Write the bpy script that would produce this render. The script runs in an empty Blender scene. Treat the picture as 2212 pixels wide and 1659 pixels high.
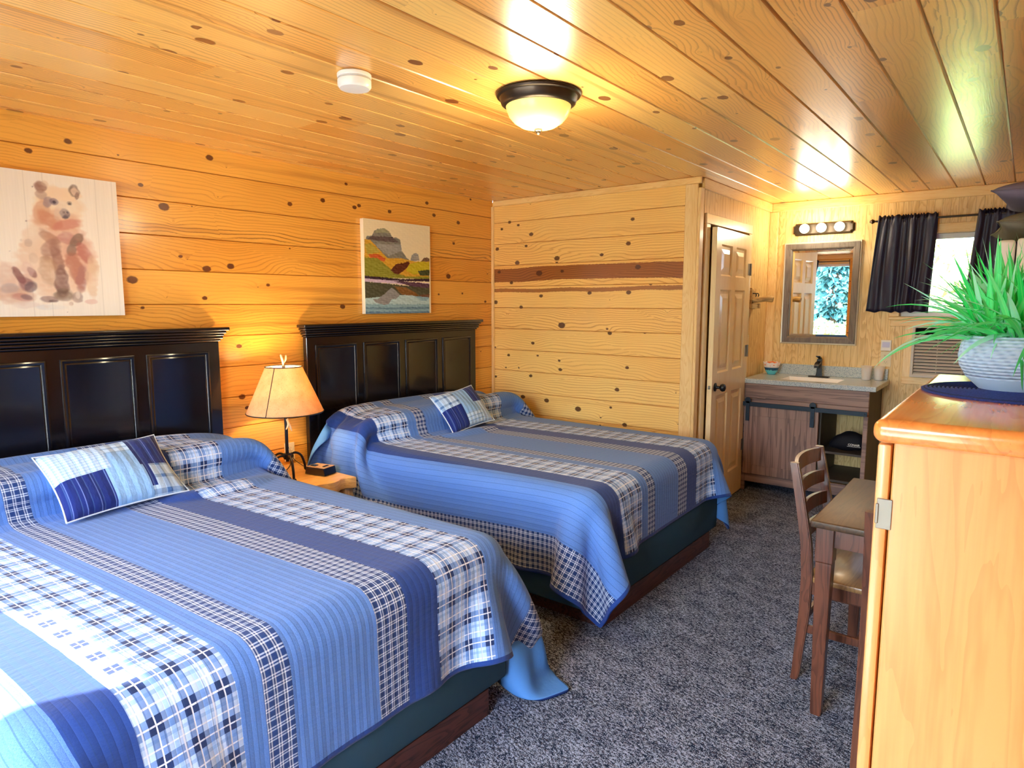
import bpy, bmesh, math, random
import numpy as np
from mathutils import Vector, Matrix
S = bpy.context.scene
COL = S.collection
PI = math.pi
R = math.radians

# ------------------------------------------------------------------ camera
cam_d = bpy.data.cameras.new('camera'); cam = bpy.data.objects.new('camera', cam_d); COL.objects.link(cam)
S.camera = cam
cam_d.sensor_fit = 'HORIZONTAL'; cam_d.sensor_width = 36.0; cam_d.lens = 36.0 * 1427.2 / 2212
cam_d.clip_start = 0.05; cam_d.clip_end = 200
_y, _t = R(37.84), R(-6.98)
_f = Vector((-math.sin(_y) * math.cos(_t), math.cos(_y) * math.cos(_t), math.sin(_t)))
_r = Vector((math.cos(_y), math.sin(_y), 0)); _u = _r.cross(_f)
cam.matrix_world = Matrix(((_r.x, _u.x, -_f.x, 3.587), (_r.y, _u.y, -_f.y, 0), (_r.z, _u.z, -_f.z, 1.523), (0, 0, 0, 1)))

# ------------------------------------------------------------------ room measures
H = 2.36; PY = 4.353; DX = 1.79; VY = 5.91; RX = 4.15; FY = -0.9
WIN1 = (2.80, 3.42, 1.42, 2.04)        # rear window x0,x1,z0,z1
WIN2 = (0.25, 1.30, 0.86, 2.20)        # front window
FILL_DOOR = (1.85, 3.20, 0.05, 2.18)       # unseen glazed door in front wall, added and sized for daylight fill

# ------------------------------------------------------------------ light and exposure
w = bpy.data.worlds.new('sky'); S.world = w; w.use_nodes = True
nt = w.node_tree; nt.nodes.clear()
wo = nt.nodes.new('ShaderNodeOutputWorld'); wb = nt.nodes.new('ShaderNodeBackground')
sk = nt.nodes.new('ShaderNodeTexSky'); sk.sky_type = 'NISHITA'; sk.sun_disc = False
sk.sun_elevation = R(45); sk.sun_rotation = R(200); sk.air_density = 1.0; sk.dust_density = 2.0
mixs = nt.nodes.new('ShaderNodeMix'); mixs.data_type = 'RGBA'; mixs.inputs[0].default_value = 0.55
mixs.inputs[7].default_value = (3.1, 3.9, 5.2, 1)
nt.links.new(sk.outputs[0], mixs.inputs[6]); nt.links.new(mixs.outputs[2], wb.inputs[0])
wb.inputs[1].default_value = 4.2
nt.links.new(wb.outputs[0], wo.inputs[0])
sun_d = bpy.data.lights.new('sun', 'SUN'); sun = bpy.data.objects.new('sun', sun_d); COL.objects.link(sun)
sun_d.energy = 34; sun_d.angle = R(0.6); sun_d.color = (1.0, 0.95, 0.86)
sun.rotation_euler = Vector((0.66, 1.0, -0.93)).to_track_quat('-Z', 'Y').to_euler()
def portal(name, loc, sx, sy, rot):
    d = bpy.data.lights.new(name, 'AREA'); d.shape = 'RECTANGLE'; d.size = sx; d.size_y = sy; d.cycles.is_portal = True
    o = bpy.data.objects.new(name, d); COL.objects.link(o); o.location = loc; o.rotation_euler = rot
portal('window_portal', ((WIN1[0] + WIN1[1]) / 2, VY + 0.12, (WIN1[2] + WIN1[3]) / 2), WIN1[1] - WIN1[0], WIN1[3] - WIN1[2], (-PI / 2, 0, 0))
portal('window_portal', ((WIN2[0] + WIN2[1]) / 2, FY - 0.12, (WIN2[2] + WIN2[3]) / 2), WIN2[1] - WIN2[0], WIN2[3] - WIN2[2], (PI / 2, 0, 0))
portal('fill_door_portal', ((FILL_DOOR[0] + FILL_DOOR[1]) / 2, FY - 0.12, (FILL_DOOR[2] + FILL_DOOR[3]) / 2), FILL_DOOR[1] - FILL_DOOR[0], FILL_DOOR[3] - FILL_DOOR[2], (PI / 2, 0, 0))
S.view_settings.view_transform = 'Standard'; S.view_settings.look = 'None'
S.view_settings.gamma = 1.0; S.view_settings.use_curve_mapping = False
S.view_settings.exposure = 0.22
cy = S.cycles
cy.max_bounces = 8; cy.diffuse_bounces = 5; cy.glossy_bounces = 3; cy.transmission_bounces = 6; cy.transparent_max_bounces = 8
cy.sample_clamp_indirect = 6.0; cy.caustics_reflective = False; cy.caustics_refractive = False
cy.use_denoising = True
try: cy.denoiser = 'OPENIMAGEDENOISE'
except Exception: pass

# ================================================================== helpers
def srgb(r, g, b):
    f = lambda c: c / 12.92 if c <= 0.04045 else ((c + 0.055) / 1.055) ** 2.4
    return (f(r / 255), f(g / 255), f(b / 255), 1)

class Nd:
    """tiny shader-math expressions: a socket or a constant"""
    def __init__(s, g, v): s.g = g; s.v = v
    def _m(s, op, *o, clamp=False):
        n = s.g.nt.nodes.new('ShaderNodeMath'); n.operation = op; n.use_clamp = clamp
        for i, a in enumerate((s,) + o):
            a = a.v if isinstance(a, Nd) else a
            if isinstance(a, (int, float)): n.inputs[i].default_value = a
            else: s.g.nt.links.new(a, n.inputs[i])
        return Nd(s.g, n.outputs[0])
    def __add__(s, o): return s._m('ADD', o)
    __radd__ = __add__
    def __sub__(s, o): return s._m('SUBTRACT', o)
    def __rsub__(s, o): return Nd(s.g, o)._m('SUBTRACT', s)
    def __mul__(s, o): return s._m('MULTIPLY', o)
    __rmul__ = __mul__
    def __truediv__(s, o): return s._m('DIVIDE', o)
    def __rtruediv__(s, o): return Nd(s.g, o)._m('DIVIDE', s)
    def gt(s, o): return s._m('GREATER_THAN', o)
    def lt(s, o): return s._m('LESS_THAN', o)
    def mx(s, o): return s._m('MAXIMUM', o)
    def mn(s, o): return s._m('MINIMUM', o)
    def ab(s): return s._m('ABSOLUTE')
    def fl(s): return s._m('FLOOR')
    def fr(s): return s._m('FRACT')
    def sin(s): return s._m('SINE')
    def sq(s): return s._m('SQRT')
    def pw(s, o): return s._m('POWER', o)
    def cl(s): return s._m('ADD', 0.0, clamp=True)
    def exp(s): return s._m('EXPONENT')
    def band(s, a, b): return s.gt(a) * s.lt(b)
    def ss(s, a, b):
        n = s.g.nt.nodes.new('ShaderNodeMapRange'); n.interpolation_type = 'SMOOTHSTEP'
        s.g.nt.links.new(s.v, n.inputs[0]); n.inputs[1].default_value = a; n.inputs[2].default_value = b
        return Nd(s.g, n.outputs[0])

class G:
    def __init__(s, name, rough=0.5, spec=0.5, base=(0.8, 0.8, 0.8, 1), metal=0, coat=0, coat_rough=0.1, sheen=0):
        s.m = bpy.data.materials.new(name); s.m.use_nodes = True; s.nt = s.m.node_tree
        s.b = s.nt.nodes['Principled BSDF']; s.out = s.nt.nodes['Material Output']
        s.b.inputs['Base Color'].default_value = base; s.b.inputs['Roughness'].default_value = rough
        s.b.inputs['Specular IOR Level'].default_value = spec; s.b.inputs['Metallic'].default_value = metal
        s.b.inputs['Coat Weight'].default_value = coat; s.b.inputs['Coat Roughness'].default_value = coat_rough
        s.b.inputs['Sheen Weight'].default_value = sheen
    def _sep(s, sock):
        n = s.nt.nodes.new('ShaderNodeSeparateXYZ'); s.nt.links.new(sock, n.inputs[0]); return [Nd(s, o) for o in n.outputs]
    def obj(s): n = s.nt.nodes.new('ShaderNodeTexCoord'); return s._sep(n.outputs['Object'])
    def uv(s): n = s.nt.nodes.new('ShaderNodeTexCoord'); return s._sep(n.outputs['UV'])
    def c(s, v): return Nd(s, v)
    def vec(s, x=0, y=0, z=0):
        n = s.nt.nodes.new('ShaderNodeCombineXYZ')
        for i, a in enumerate((x, y, z)):
            a = a.v if isinstance(a, Nd) else a
            if isinstance(a, (int, float)): n.inputs[i].default_value = a
            else: s.nt.links.new(a, n.inputs[i])
        return n.outputs[0]
    def noise(s, vec, scale=1, detail=2, rough=0.5, dist=0, col=False):
        n = s.nt.nodes.new('ShaderNodeTexNoise'); s.nt.links.new(vec, n.inputs['Vector'])
        n.inputs['Scale'].default_value = scale; n.inputs['Detail'].default_value = detail
        n.inputs['Roughness'].default_value = rough; n.inputs['Distortion'].default_value = dist
        return n.outputs['Color'] if col else Nd(s, n.outputs['Fac'])
    def white(s, v):
        n = s.nt.nodes.new('ShaderNodeTexWhiteNoise'); n.noise_dimensions = '1D'
        s.nt.links.new(v.v, n.inputs['W']); return Nd(s, n.outputs['Value'])
    def voro(s, vec, scale=1, feature='F1'):
        n = s.nt.nodes.new('ShaderNodeTexVoronoi'); n.feature = feature; s.nt.links.new(vec, n.inputs['Vector']); n.inputs['Scale'].default_value = scale
        return n
    def mix(s, f, a, b):
        n = s.nt.nodes.new('ShaderNodeMix'); n.data_type = 'RGBA'
        for i, x in ((0, f), (6, a), (7, b)):
            x = x.v if isinstance(x, Nd) else x
            if isinstance(x, (int, float, tuple)): n.inputs[i].default_value = x
            else: s.nt.links.new(x, n.inputs[i])
        return n.outputs[2]
    def color(s, sock): s.nt.links.new(sock, s.b.inputs['Base Color'])
    def rough(s, nd): s.nt.links.new(nd.v, s.b.inputs['Roughness'])
    def bump(s, nd, strength=0.3, dist=0.01):
        n = s.nt.nodes.new('ShaderNodeBump'); s.nt.links.new(nd.v, n.inputs['Height'])
        n.inputs['Strength'].default_value = strength; n.inputs['Distance'].default_value = dist
        s.nt.links.new(n.outputs[0], s.b.inputs['Normal'])
    def emit(s, col, strength):
        s.b.inputs['Emission Color'].default_value = col; s.b.inputs['Emission Strength'].default_value = strength

def plain(name, col, rough=0.5, spec=0.5, metal=0, coat=0, bump=0, bscale=300, var=0.0):
    g = G(name, rough, spec, col, metal, coat)
    x, y, z = g.obj(); v = g.vec(x, y, z)
    n = g.noise(v, 6 if not bump else bscale, 2)
    if var: g.color(g.mix(g.noise(v, 7, 3), tuple(c * (1 - var) for c in col[:3]) + (1,), tuple(min(1, c * (1 + var)) for c in col[:3]) + (1,)))
    if bump: g.bump(n, bump, 0.002)
    else: g.rough(n * 0.1 + (rough - 0.05))
    return g.m

# ---- knotty boards: u runs along the board, v across; knots pull the grain lines round themselves
def wood_boards(name, u_ax, v_ax, width, off, light, mid, dark, knot, knots=(), streaks=(), rough=0.32, coat=0.35, band=0.0, coat_r=.16, varb=0.5,
                freq=55, rnd_r=0.012, rnd_scale=(2.4, 7.0), line=0.55, butt=0, grad=0.25, bumpy=0.15, groove=.0022):
    g = G(name, rough, 0.5, coat=coat, coat_rough=coat_r)
    ax = dict(zip('xyz', g.obj())); u, v = ax[u_ax], ax[v_ax]
    b = (v - off) / width
    bi = b.fl(); bf = b - bi
    rb = g.white(bi + 3.7); rb2 = g.white(bi + 91.3)
    if butt:                                         # boards butt end to end every so often
        bu = (u / butt + rb * 5.0).fl(); rb = g.white(bi * 7.13 + bu + 0.5); rb2 = g.white(bi * 3.31 + bu * 5.7 + 0.9)
    vl = v - off - bi * width
    up = u + rb2 * 37.0
    wob = g.noise(g.vec(up * 1.6, vl * 3.0, rb * 9), 1.0, 2, 0.5) - 0.5
    # random small knots
    vr = g.voro(g.vec(up * rnd_scale[0], v * rnd_scale[1], 0), 1.0)
    sp = g._sep(vr.outputs['Position']); sc = g._sep(vr.outputs['Color'])
    du = up - sp[0] / rnd_scale[0]; dv = v - sp[1] / rnd_scale[1]
    d = (du * du * 0.45 + dv * dv).sq()
    wn = g.noise(g.vec(u, v, 0), 60, 2) - 0.5
    rr = sc[0].ss(0.35, 1.0) * rnd_r
    kd = d + wn * 0.004
    mask = rr.gt(kd) * sc[0].gt(0.42)
    ring = rr._m('SUBTRACT', kd).ab().lt(0.0018) * sc[0].gt(0.42)
    field = (sc[0].gt(0.3)) * 0.035 / (d + 0.012)
    for (ku, kv, kr) in knots:
        a = u - ku; c2 = v - kv; kr = kr * .8
        dd = (a * a * 0.5 + c2 * c2).sq() + wn * 0.006
        mask = mask.mx(dd.lt(kr)); ring = ring.mx((dd - kr * 1.05).ab().lt(0.0022)); field = field + kr * 2.2 / (dd + kr * 0.9)
    curve = (bf - 0.5) * (bf - 0.5) * 2.2
    f = (vl + wob * 0.10 + curve * 0.02) * freq + wob * 9.0 * (rb - 0.2) + field + up * 0.9
    fr = (f + wn * 0.16).fr()
    ln = fr.ss(0.55, 0.93) * (1 - fr.gt(0.93) * 0.9)
    ln = ln * (rb2 * 0.7 + 0.3)
    fine = g.noise(g.vec(up * 4, v * 260, 0), 1.0, 2)
    col = g.mix(rb * varb + wob * 0.7 + (1 - varb) * 0.3, light, mid)
    col = g.mix((ln * line).cl(), col, dark)
    col = g.mix((fine - 0.45).cl() * 0.55, col, dark)
    if band:                                         # heartwood streaks running with the board
        bn = g.noise(g.vec(up * .55, vl * 14 + rb * 30, 2.0), 1.0, 2, .5)
        col = g.mix(bn.ss(.56, .70) * band, col, dark)
    for (v0, v1, amt) in streaks:
        ed = wob * 0.05 + wn * 0.01
        col = g.mix(((v + ed).band(v0, v1)) * amt, col, srgb(148, 82, 34))
        col = g.mix(((v + ed).band(v0, v1)) * ln * 0.8, col, srgb(92, 42, 16))
    col = g.mix(ring * 0.6, col, srgb(90, 44, 14))
    kc = g.mix(g.noise(g.vec(u, v, 0), 90, 2), knot, tuple(c * 1.7 for c in knot[:3]) + (1,))
    col = g.mix(mask * 0.92, col, kc)
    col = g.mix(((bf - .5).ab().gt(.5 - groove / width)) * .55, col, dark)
    g.color(col)
    g.bump(wob * 0.6 - mask * 0.05 + fine * 0.05, bumpy, 0.02)
    return g.m

def wood(name, light, dark, ax='x', freq=30, rough=0.35, coat=0.2, amt=0.8, cross=None, stretch=1.6):
    g = G(name, rough, 0.5, coat=coat, coat_rough=0.15)
    d = dict(zip('xyz', g.obj())); a = d.pop(ax); o = list(d.values())
    v = g.vec(a * stretch, o[0] * 12, o[1] * 12)
    n = g.noise(v, 1.0, 3, 0.55, 0.4); n2 = g.noise(g.vec(a * 5, o[0] * 160, o[1] * 160), 1, 2)
    l = (n * freq).fr().ss(0.35, 0.95)
    g.color(g.mix((l * amt * 0.7 + (n2 - 0.4) * 0.6 + (n - 0.45) * 0.8).cl(), light, dark))
    g.bump(n2, 0.08, 0.002)
    return g.m

# ------------------------------------------------------------------ mesh helpers
def obj(name, bm, mat=None, parent=None, loc=None, smooth=False, rot=None, autosmooth=True):
    me = bpy.data.meshes.new(name); bm.normal_update(); bm.to_mesh(me); bm.free()
    mats = mat if isinstance(mat, (list, tuple)) else [mat]
    for m in mats:
        if m: me.materials.append(m)
    if smooth:
        for p in me.polygons: p.use_smooth = True
        if autosmooth:
            try: me.set_sharp_from_angle(angle=R(40))
            except Exception: pass
    o = bpy.data.objects.new(name, me); COL.objects.link(o)
    if parent: o.parent = parent
    if loc is not None: o.location = loc
    if rot is not None: o.rotation_euler = rot
    return o
def thing(name, label, cat, loc=(0, 0, 0), rz=0, group=None):
    o = bpy.data.objects.new(name, None); COL.objects.link(o); o.location = loc; o.rotation_euler = (0, 0, rz)
    o.empty_display_size = 0.1; o['label'] = label; o['category'] = cat
    if group: o['group'] = group
    return o
def tag(o, label, cat, group=None, kind=None):
    o['label'] = label; o['category'] = cat
    if group: o['group'] = group
    if kind: o['kind'] = kind
    return o
def struct(o): o['kind'] = 'structure'; return o
def B(): return bmesh.new()
def box(bm, x0, x1, y0, y1, z0, z1, bev=0.0, seg=2, M=None, mi=0):
    t = bmesh.new(); r = bmesh.ops.create_cube(t, size=1)
    for v in t.verts: v.co = Vector((x0 + (v.co.x + .5) * (x1 - x0), y0 + (v.co.y + .5) * (y1 - y0), z0 + (v.co.z + .5) * (z1 - z0)))
    if bev: bmesh.ops.bevel(t, geom=list(t.edges), offset=bev, segments=seg, profile=.5, affect='EDGES')
    merge(bm, t, M, mi); return bm
def merge(bm, t, M=None, mi=0):
    if M is not None: bmesh.ops.transform(t, matrix=M, verts=t.verts)
    vm = {}
    for v in t.verts: vm[v] = bm.verts.new(v.co)
    for f in t.faces:
        try: nf = bm.faces.new([vm[v] for v in f.verts]); nf.material_index = mi if mi else f.material_index; nf.smooth = f.smooth
        except ValueError: pass
    t.free()
def loft(bm, rings, close=True, cap0=True, cap1=True, mi=0):
    vs = [[bm.verts.new(p) for p in r] for r in rings]
    n = len(vs[0])
    for a, b in zip(vs, vs[1:]):
        for i in range(n if close else n - 1):
            j = (i + 1) % n
            f = bm.faces.new((a[i], a[j], b[j], b[i])); f.material_index = mi
    if close and cap0: bm.faces.new(list(reversed(vs[0]))).material_index = mi
    if close and cap1: bm.faces.new(vs[-1]).material_index = mi
    return vs
def lathe(bm, prof, n=32, M=None, mi=0, c=(0, 0, 0)):
    t = bmesh.new(); rows = []
    for r, z in prof:
        rows.append([t.verts.new((c[0] + r * math.cos(2 * PI * i / n), c[1] + r * math.sin(2 * PI * i / n), c[2] + z)) for i in range(n)] if r > 1e-6 else [t.verts.new((c[0], c[1], c[2] + z))])
    for a, b in zip(rows, rows[1:]):
        for i in range(n):
            j = (i + 1) % n
            q = [a[i % len(a)], a[j % len(a)], b[j % len(b)], b[i % len(b)]]
            u = []
            for x in q:
                if x not in u: u.append(x)
            if len(u) > 2: t.faces.new(u)
    merge(bm, t, M, mi); return bm
def tube(bm, pts, r, n=10, mi=0, ell=None, cap=True):
    pts = [Vector(p) for p in pts]; rr = r if isinstance(r, (list, tuple)) else [r] * len(pts)
    rings = []; pu = None
    for i, p in enumerate(pts):
        t = (pts[min(i + 1, len(pts) - 1)] - pts[max(i - 1, 0)]).normalized()
        if pu is None: pu = t.orthogonal().normalized()
        pu = (pu - t * pu.dot(t)).normalized(); q = t.cross(pu)
        rings.append([p + pu * rr[i] * math.cos(2 * PI * k / n) + q * rr[i] * (ell or 1) * math.sin(2 * PI * k / n) for k in range(n)])
    loft(bm, rings, True, cap, cap, mi); return bm
def smoothpath(pts, k=6):
    P = [Vector(p) for p in pts]; out = []
    for i in range(len(P) - 1):
        a = P[max(i - 1, 0)]; b = P[i]; c = P[i + 1]; d = P[min(i + 2, len(P) - 1)]
        for j in range(k):
            t = j / k
            out.append(0.5 * ((2 * b) + (c - a) * t + (2 * a - 5 * b + 4 * c - d) * t * t + (3 * b - a - 3 * c + d) * t ** 3))
    out.append(P[-1]); return out
def prism(bm, poly, z0, z1, ax='z', mi=0, bev=0):
    """poly 2D, extruded along axis"""
    def P(a, b, c): return {'z': (a, b, c), 'x': (c, a, b), 'y': (a, c, b)}[ax]
    t = bmesh.new()
    lo = [t.verts.new(P(a, b, z0)) for a, b in poly]; hi = [t.verts.new(P(a, b, z1)) for a, b in poly]
    n = len(poly)
    t.faces.new(lo); t.faces.new(hi)
    for i in range(n): t.faces.new((lo[i], lo[(i + 1) % n], hi[(i + 1) % n], hi[i]))
    bmesh.ops.recalc_face_normals(t, faces=t.faces)
    if bev: bmesh.ops.bevel(t, geom=list(t.edges), offset=bev, segments=2, profile=.5, affect='EDGES')
    merge(bm, t, None, mi); return bm
def fixn(bm): bmesh.ops.recalc_face_normals(bm, faces=bm.faces); return bm
def rotM(ax, a, p=(0, 0, 0)): return Matrix.Translation(p) @ Matrix.Rotation(a, 4, ax) @ Matrix.Translation(-Vector(p))

# ================================================================== materials
ORL, ORM, ORD = srgb(244, 186, 84), srgb(218, 142, 42), srgb(150, 78, 16)
LWALL_KNOTS = [(1.49, 1.64, .021), (1.88, 1.71, .019), (1.86, 1.55, .011), (1.53, 1.50, .007), (2.25, 1.63, .009), (1.67, 2.02, .022),
    (1.74, 1.77, .008), (2.02, 1.73, .017), (3.06, 1.56, .010), (2.79, 1.50, .016), (3.81, 1.73, .020), (3.97, 1.60, .007), (3.70, 1.59, .007),
    (2.05, 0.98, .016), (2.66, 2.17, .014), (2.42, 2.12, .013), (2.95, 2.17, .012), (3.22, 2.16, .013), (3.66, 2.18, .014), (3.93, 2.15, .015), (1.25, 2.27, .013), (1.93, 2.31, .016), (1.09, 2.20, .012)]
M_LWALL = wood_boards('orange knotty pine boards', 'y', 'z', 0.1775, -0.0813, ORL, ORM, ORD, srgb(72, 24, 12), LWALL_KNOTS,
                      streaks=[(1.885, 1.935, .0)], rnd_scale=(1.6, 5.5), rnd_r=.011, bumpy=0.35, band=.35)
PK = [(.18, 2.18, .012), (.10, 2.13, .010), (.27, 2.15, .010), (.40, 2.07, .016), (.35, 1.98, .010), (.05, 1.97, .014), (.26, 1.85, .018), (.65, 1.87, .020),
      (1.05, 1.88, .012), (1.27, 1.95, .015), (1.30, 2.12, .012), (.07, 1.78, .013), (.48, 1.76, .024), (.20, 1.69, .013), (1.35, 1.78, .018), (.70, 1.77, .012),
      (.95, 1.60, .014), (1.28, 1.60, .016), (.03, 1.53, .018), (.50, 1.58, .014), (.30, 1.49, .014), (.70, 1.35, .026), (1.13, 1.30, .014), (.17, 1.09, .011),
      (.47, 1.10, .008), (.42, 1.20, .013), (.68, 1.07, .009), (1.28, 1.05, .011), (.69, 1.00, .013), (.40, .93, .013), (1.20, .88, .015), (.32, .75, .017),
      (.56, .74, .018), (.86, .70, .022), (1.15, .74, .008), (.22, .60, .012), (1.27, .62, .016), (1.02, .48, .010), (1.60, .42, .012), (.03, .90, .010)]
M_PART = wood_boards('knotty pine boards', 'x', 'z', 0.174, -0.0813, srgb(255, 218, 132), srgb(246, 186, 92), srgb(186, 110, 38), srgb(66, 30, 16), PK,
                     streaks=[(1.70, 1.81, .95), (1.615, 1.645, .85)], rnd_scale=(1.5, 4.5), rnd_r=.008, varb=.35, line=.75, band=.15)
M_CEIL = wood_boards('varnished pine ceiling boards', 'y', 'x', 0.170, 0.05, srgb(250, 204, 116), srgb(232, 158, 68), srgb(150, 84, 24), srgb(92, 40, 18),
                     rnd_scale=(2.5, 5.8), rnd_r=.022, rough=.30, coat=.8, butt=2.6, varb=.75, line=.75, bumpy=.45, groove=.004, band=.55, coat_r=.30)
def beadboard(name, ax_u):
    g = G(name, .45, .4, coat=.1)
    d = dict(zip('xyz', g.obj())); u = d[ax_u]; z = d['z']
    n = g.noise(g.vec(u * 9, 0, z * 1.3), 1, 3, .5, .8); l = (n * 13).fr().ss(.45, .95)
    gr = ((u / .0505).fr() - .5).ab().gt(.46)
    c = g.mix(n, srgb(248, 222, 158), srgb(230, 190, 116)); c = g.mix(l * .5, c, srgb(196, 144, 70)); c = g.mix(gr * .5, c, srgb(160, 110, 52))
    g.color(c); g.bump(1 - gr, .5, .003); return g.m
M_BEADX = beadboard('grooved pine plywood', 'x'); M_BEADY = beadboard('grooved pine plywood', 'y')
M_TRIM = wood('pale pine trim', srgb(246, 214, 150), srgb(222, 172, 98), 'z', 14, .4, .15, .5)
M_TRIMX = wood('pale pine trim', srgb(248, 212, 140), srgb(228, 172, 90), 'x', 12, .4, .15, .5)
M_TRIMY = wood('pale pine trim', srgb(248, 212, 140), srgb(228, 172, 90), 'y', 12, .4, .15, .5)
M_DOOR = wood('pale clear pine', srgb(250, 230, 182), srgb(234, 202, 142), 'z', 9, .3, .35, .45)
M_BLACKWOOD = plain('black lacquered wood', srgb(14, 12, 16), .22, .5, coat=.4)
M_METALBLK = plain('black metal', srgb(22, 22, 26), .4, .5, metal=.3)
M_BRONZE = plain('dark bronze', srgb(66, 56, 46), .35, .5, metal=.8)
M_STEEL = plain('brushed steel', srgb(140, 136, 126), .55, .5, metal=.7)
M_WHITE = plain('white plastic', srgb(240, 238, 232), .35)
M_CREAM = plain('cream plastic', srgb(232, 218, 178), .4)
M_RED = wood('red brown stained wood', srgb(110, 66, 46), srgb(54, 28, 20), 'z', 9, .3, .35, .7)
M_TABLE = wood('dark brown stained wood', srgb(82, 60, 38), srgb(46, 32, 22), 'y', 9, .4, .0, .6)
M_VAN = wood('grey brown walnut laminate', srgb(158, 126, 112), srgb(92, 70, 66), 'z', 5, .5, .05, .8, stretch=.8)
M_VANX = wood('grey brown walnut laminate', srgb(158, 126, 112), srgb(92, 70, 66), 'x', 5, .5, .05, .8, stretch=.8)
M_VANDK = plain('dark laminate', srgb(66, 56, 46), .6)
M_ARM = wood('honey pine', srgb(224, 158, 92), srgb(200, 128, 66), 'z', 7, .35, .3, .45)
M_ARMTOP = wood('orange varnished pine', srgb(232, 150, 74), srgb(196, 106, 44), 'y', 7, .22, .6, .5)
M_SLAB = wood('live edge pine slab', srgb(244, 196, 116), srgb(208, 144, 68), 'y', 11, .3, .3, .6)
M_SLABEND = wood('pale slab leg', srgb(206, 178, 136), srgb(150, 118, 80), 'z', 7, .45, .1, .6)
M_PLAT = wood('dark stained plank', srgb(86, 50, 40), srgb(34, 18, 18), 'y', 12, .5, .1, 1.0)
M_BOX = plain('teal grey ticking fabric', srgb(52, 84, 104), .9, .1, bump=.4, bscale=900)
M_CHARCOAL = plain('charcoal fabric', srgb(122, 114, 132), .95, .1, bump=.5, bscale=700, var=.1)
M_OLIVE = plain('olive grey fabric', srgb(122, 120, 104), .95, .1, bump=.5, bscale=700, var=.1)
M_CURT = plain('navy satin curtain fabric', srgb(9, 15, 52), .42, .5, bump=.25, bscale=900)
M_VOID = plain('dark grille interior', srgb(18, 18, 20), .8)

def speckle(name, a, b, c, scale=420, rough=.25):
    g = G(name, rough, .5, coat=.2); x, y, z = g.obj(); v = g.vec(x, y, z)
    n = g.noise(v, scale, 1); n2 = g.noise(v, scale * .55, 1)
    g.color(g.mix(n2.gt(.6), g.mix(n.gt(.55), a, b), c)); return g.m
M_COUNTER = speckle('speckled grey laminate', srgb(206, 214, 212), srgb(160, 176, 184), srgb(112, 134, 158))
def carpet():
    g = G('heathered loop carpet', 1.0, .1); x, y, z = g.obj()
    a = (x * .94 - y * .34); b = (y * .94 + x * .34)
    w_ = g.noise(g.vec(a * 62, b * 120, 0), 1, 2, .6); w2 = g.noise(g.vec(x, y, 0), 250, 2, .7); w3 = g.noise(g.vec(a * 9, b * 16, 3), 1, 2)
    f = (w2 - .5) * 2.4 + (w_ - .5) * 1.7 + (w3 - .5) * .5 + .47
    c = g.mix(f.ss(.32, .74), srgb(24, 40, 66), srgb(190, 206, 232))
    c = g.mix(g.noise(g.vec(x, y, 5), 90, 1).gt(.62) * .5, c, srgb(86, 74, 84))
    g.color(c); g.bump(f.cl(), .9, .006); return g.m
M_CARPET = carpet()

# ================================================================== room shell
def plane_wall(name, mat, pts, th, holes=None): ...
def slab(name, x0, x1, y0, y1, z0, z1, mat, parent=None): return struct(obj(name, box(B(), x0, x1, y0, y1, z0, z1), mat, parent))
slab('floor', -.12, RX + .12, FY - .15, VY + .15, -.1, 0, M_CARPET)
def boards_v(name, mat, lo, hi, fixed0, fixed1, width, off, axis, gap=.0035, dep=.006, extra=None):
    """tongue and groove skin: a sheet with V grooves; axis tells layout"""
    bm = B()
    k0 = math.floor((lo - off) / width); edges = []
    prof = [(lo, 0)]
    k = k0
    while True:
        e = off + (k + 1) * width
        if e >= hi: break
        if e - gap > lo: prof += [(e - gap, 0), (e, dep), (e + gap, 0)]
        k += 1
    prof.append((hi, 0))
    rows = [[bm.verts.new(extra(a, d, t)) for t in (fixed0, fixed1)] for a, d in prof]
    for p, q in zip(rows, rows[1:]): bm.faces.new((p[0], p[1], q[1], q[0]))
    back = [[bm.verts.new(extra(a, .10, t)) for t in (fixed0, fixed1)] for a in (lo, hi)]
    bm.faces.new((back[0][0], back[1][0], back[1][1], back[0][1]))
    bm.faces.new((rows[0][0], back[0][0], back[0][1], rows[0][1])); bm.faces.new((rows[-1][1], back[1][1], back[1][0], rows[-1][0]))
    fixn(bm)
    return struct(obj(name, bm, mat))
boards_v('wall_left', M_LWALL, 0, H, FY - .1, PY + .0, .1775, -.0813, 'z', extra=lambda a, d, t: (-d, t, a))
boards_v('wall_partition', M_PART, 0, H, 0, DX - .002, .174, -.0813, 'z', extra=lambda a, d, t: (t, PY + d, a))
boards_v('ceiling', M_CEIL, -.1, RX + .1, FY - .1, VY + .12, .170, .05, 'x', gap=.006, dep=.009, extra=lambda a, d, t: (a, t, H + d))
# door wall (x = DX) with opening
DY0, DY1, DZ = 4.530, 5.335, 2.065
bm = B(); box(bm, DX - .1, DX, PY + .101, DY0, 0, H); box(bm, DX - .1, DX, DY1, VY, 0, H); box(bm, DX - .1, DX, DY0, DY1, DZ, H)
struct(obj('wall_bathroom', bm, M_BEADY))
slab('wall_bathroom_inner', .0, .04, PY + .12, VY, 0, H, plain('bathroom paint', srgb(200, 186, 150), .8))
# back wall with window opening
x0, x1, z0, z1 = WIN1
bm = B(); box(bm, DX, x0, VY, VY + .12, 0, H); box(bm, x1, RX + .1, VY, VY + .12, 0, H); box(bm, x0, x1, VY, VY + .12, 0, z0); box(bm, x0, x1, VY, VY + .12, z1, H)
struct(obj('wall_back', bm, M_BEADX))
slab('wall_bathroom_back', -.1, DX, VY, VY + .12, 0, H, M_BEADX)
boards_v('wall_right', M_LWALL, 0, H, FY - .1, VY, .1775, -.0813, 'z', extra=lambda a, d, t: (RX + d, t, a))
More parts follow.
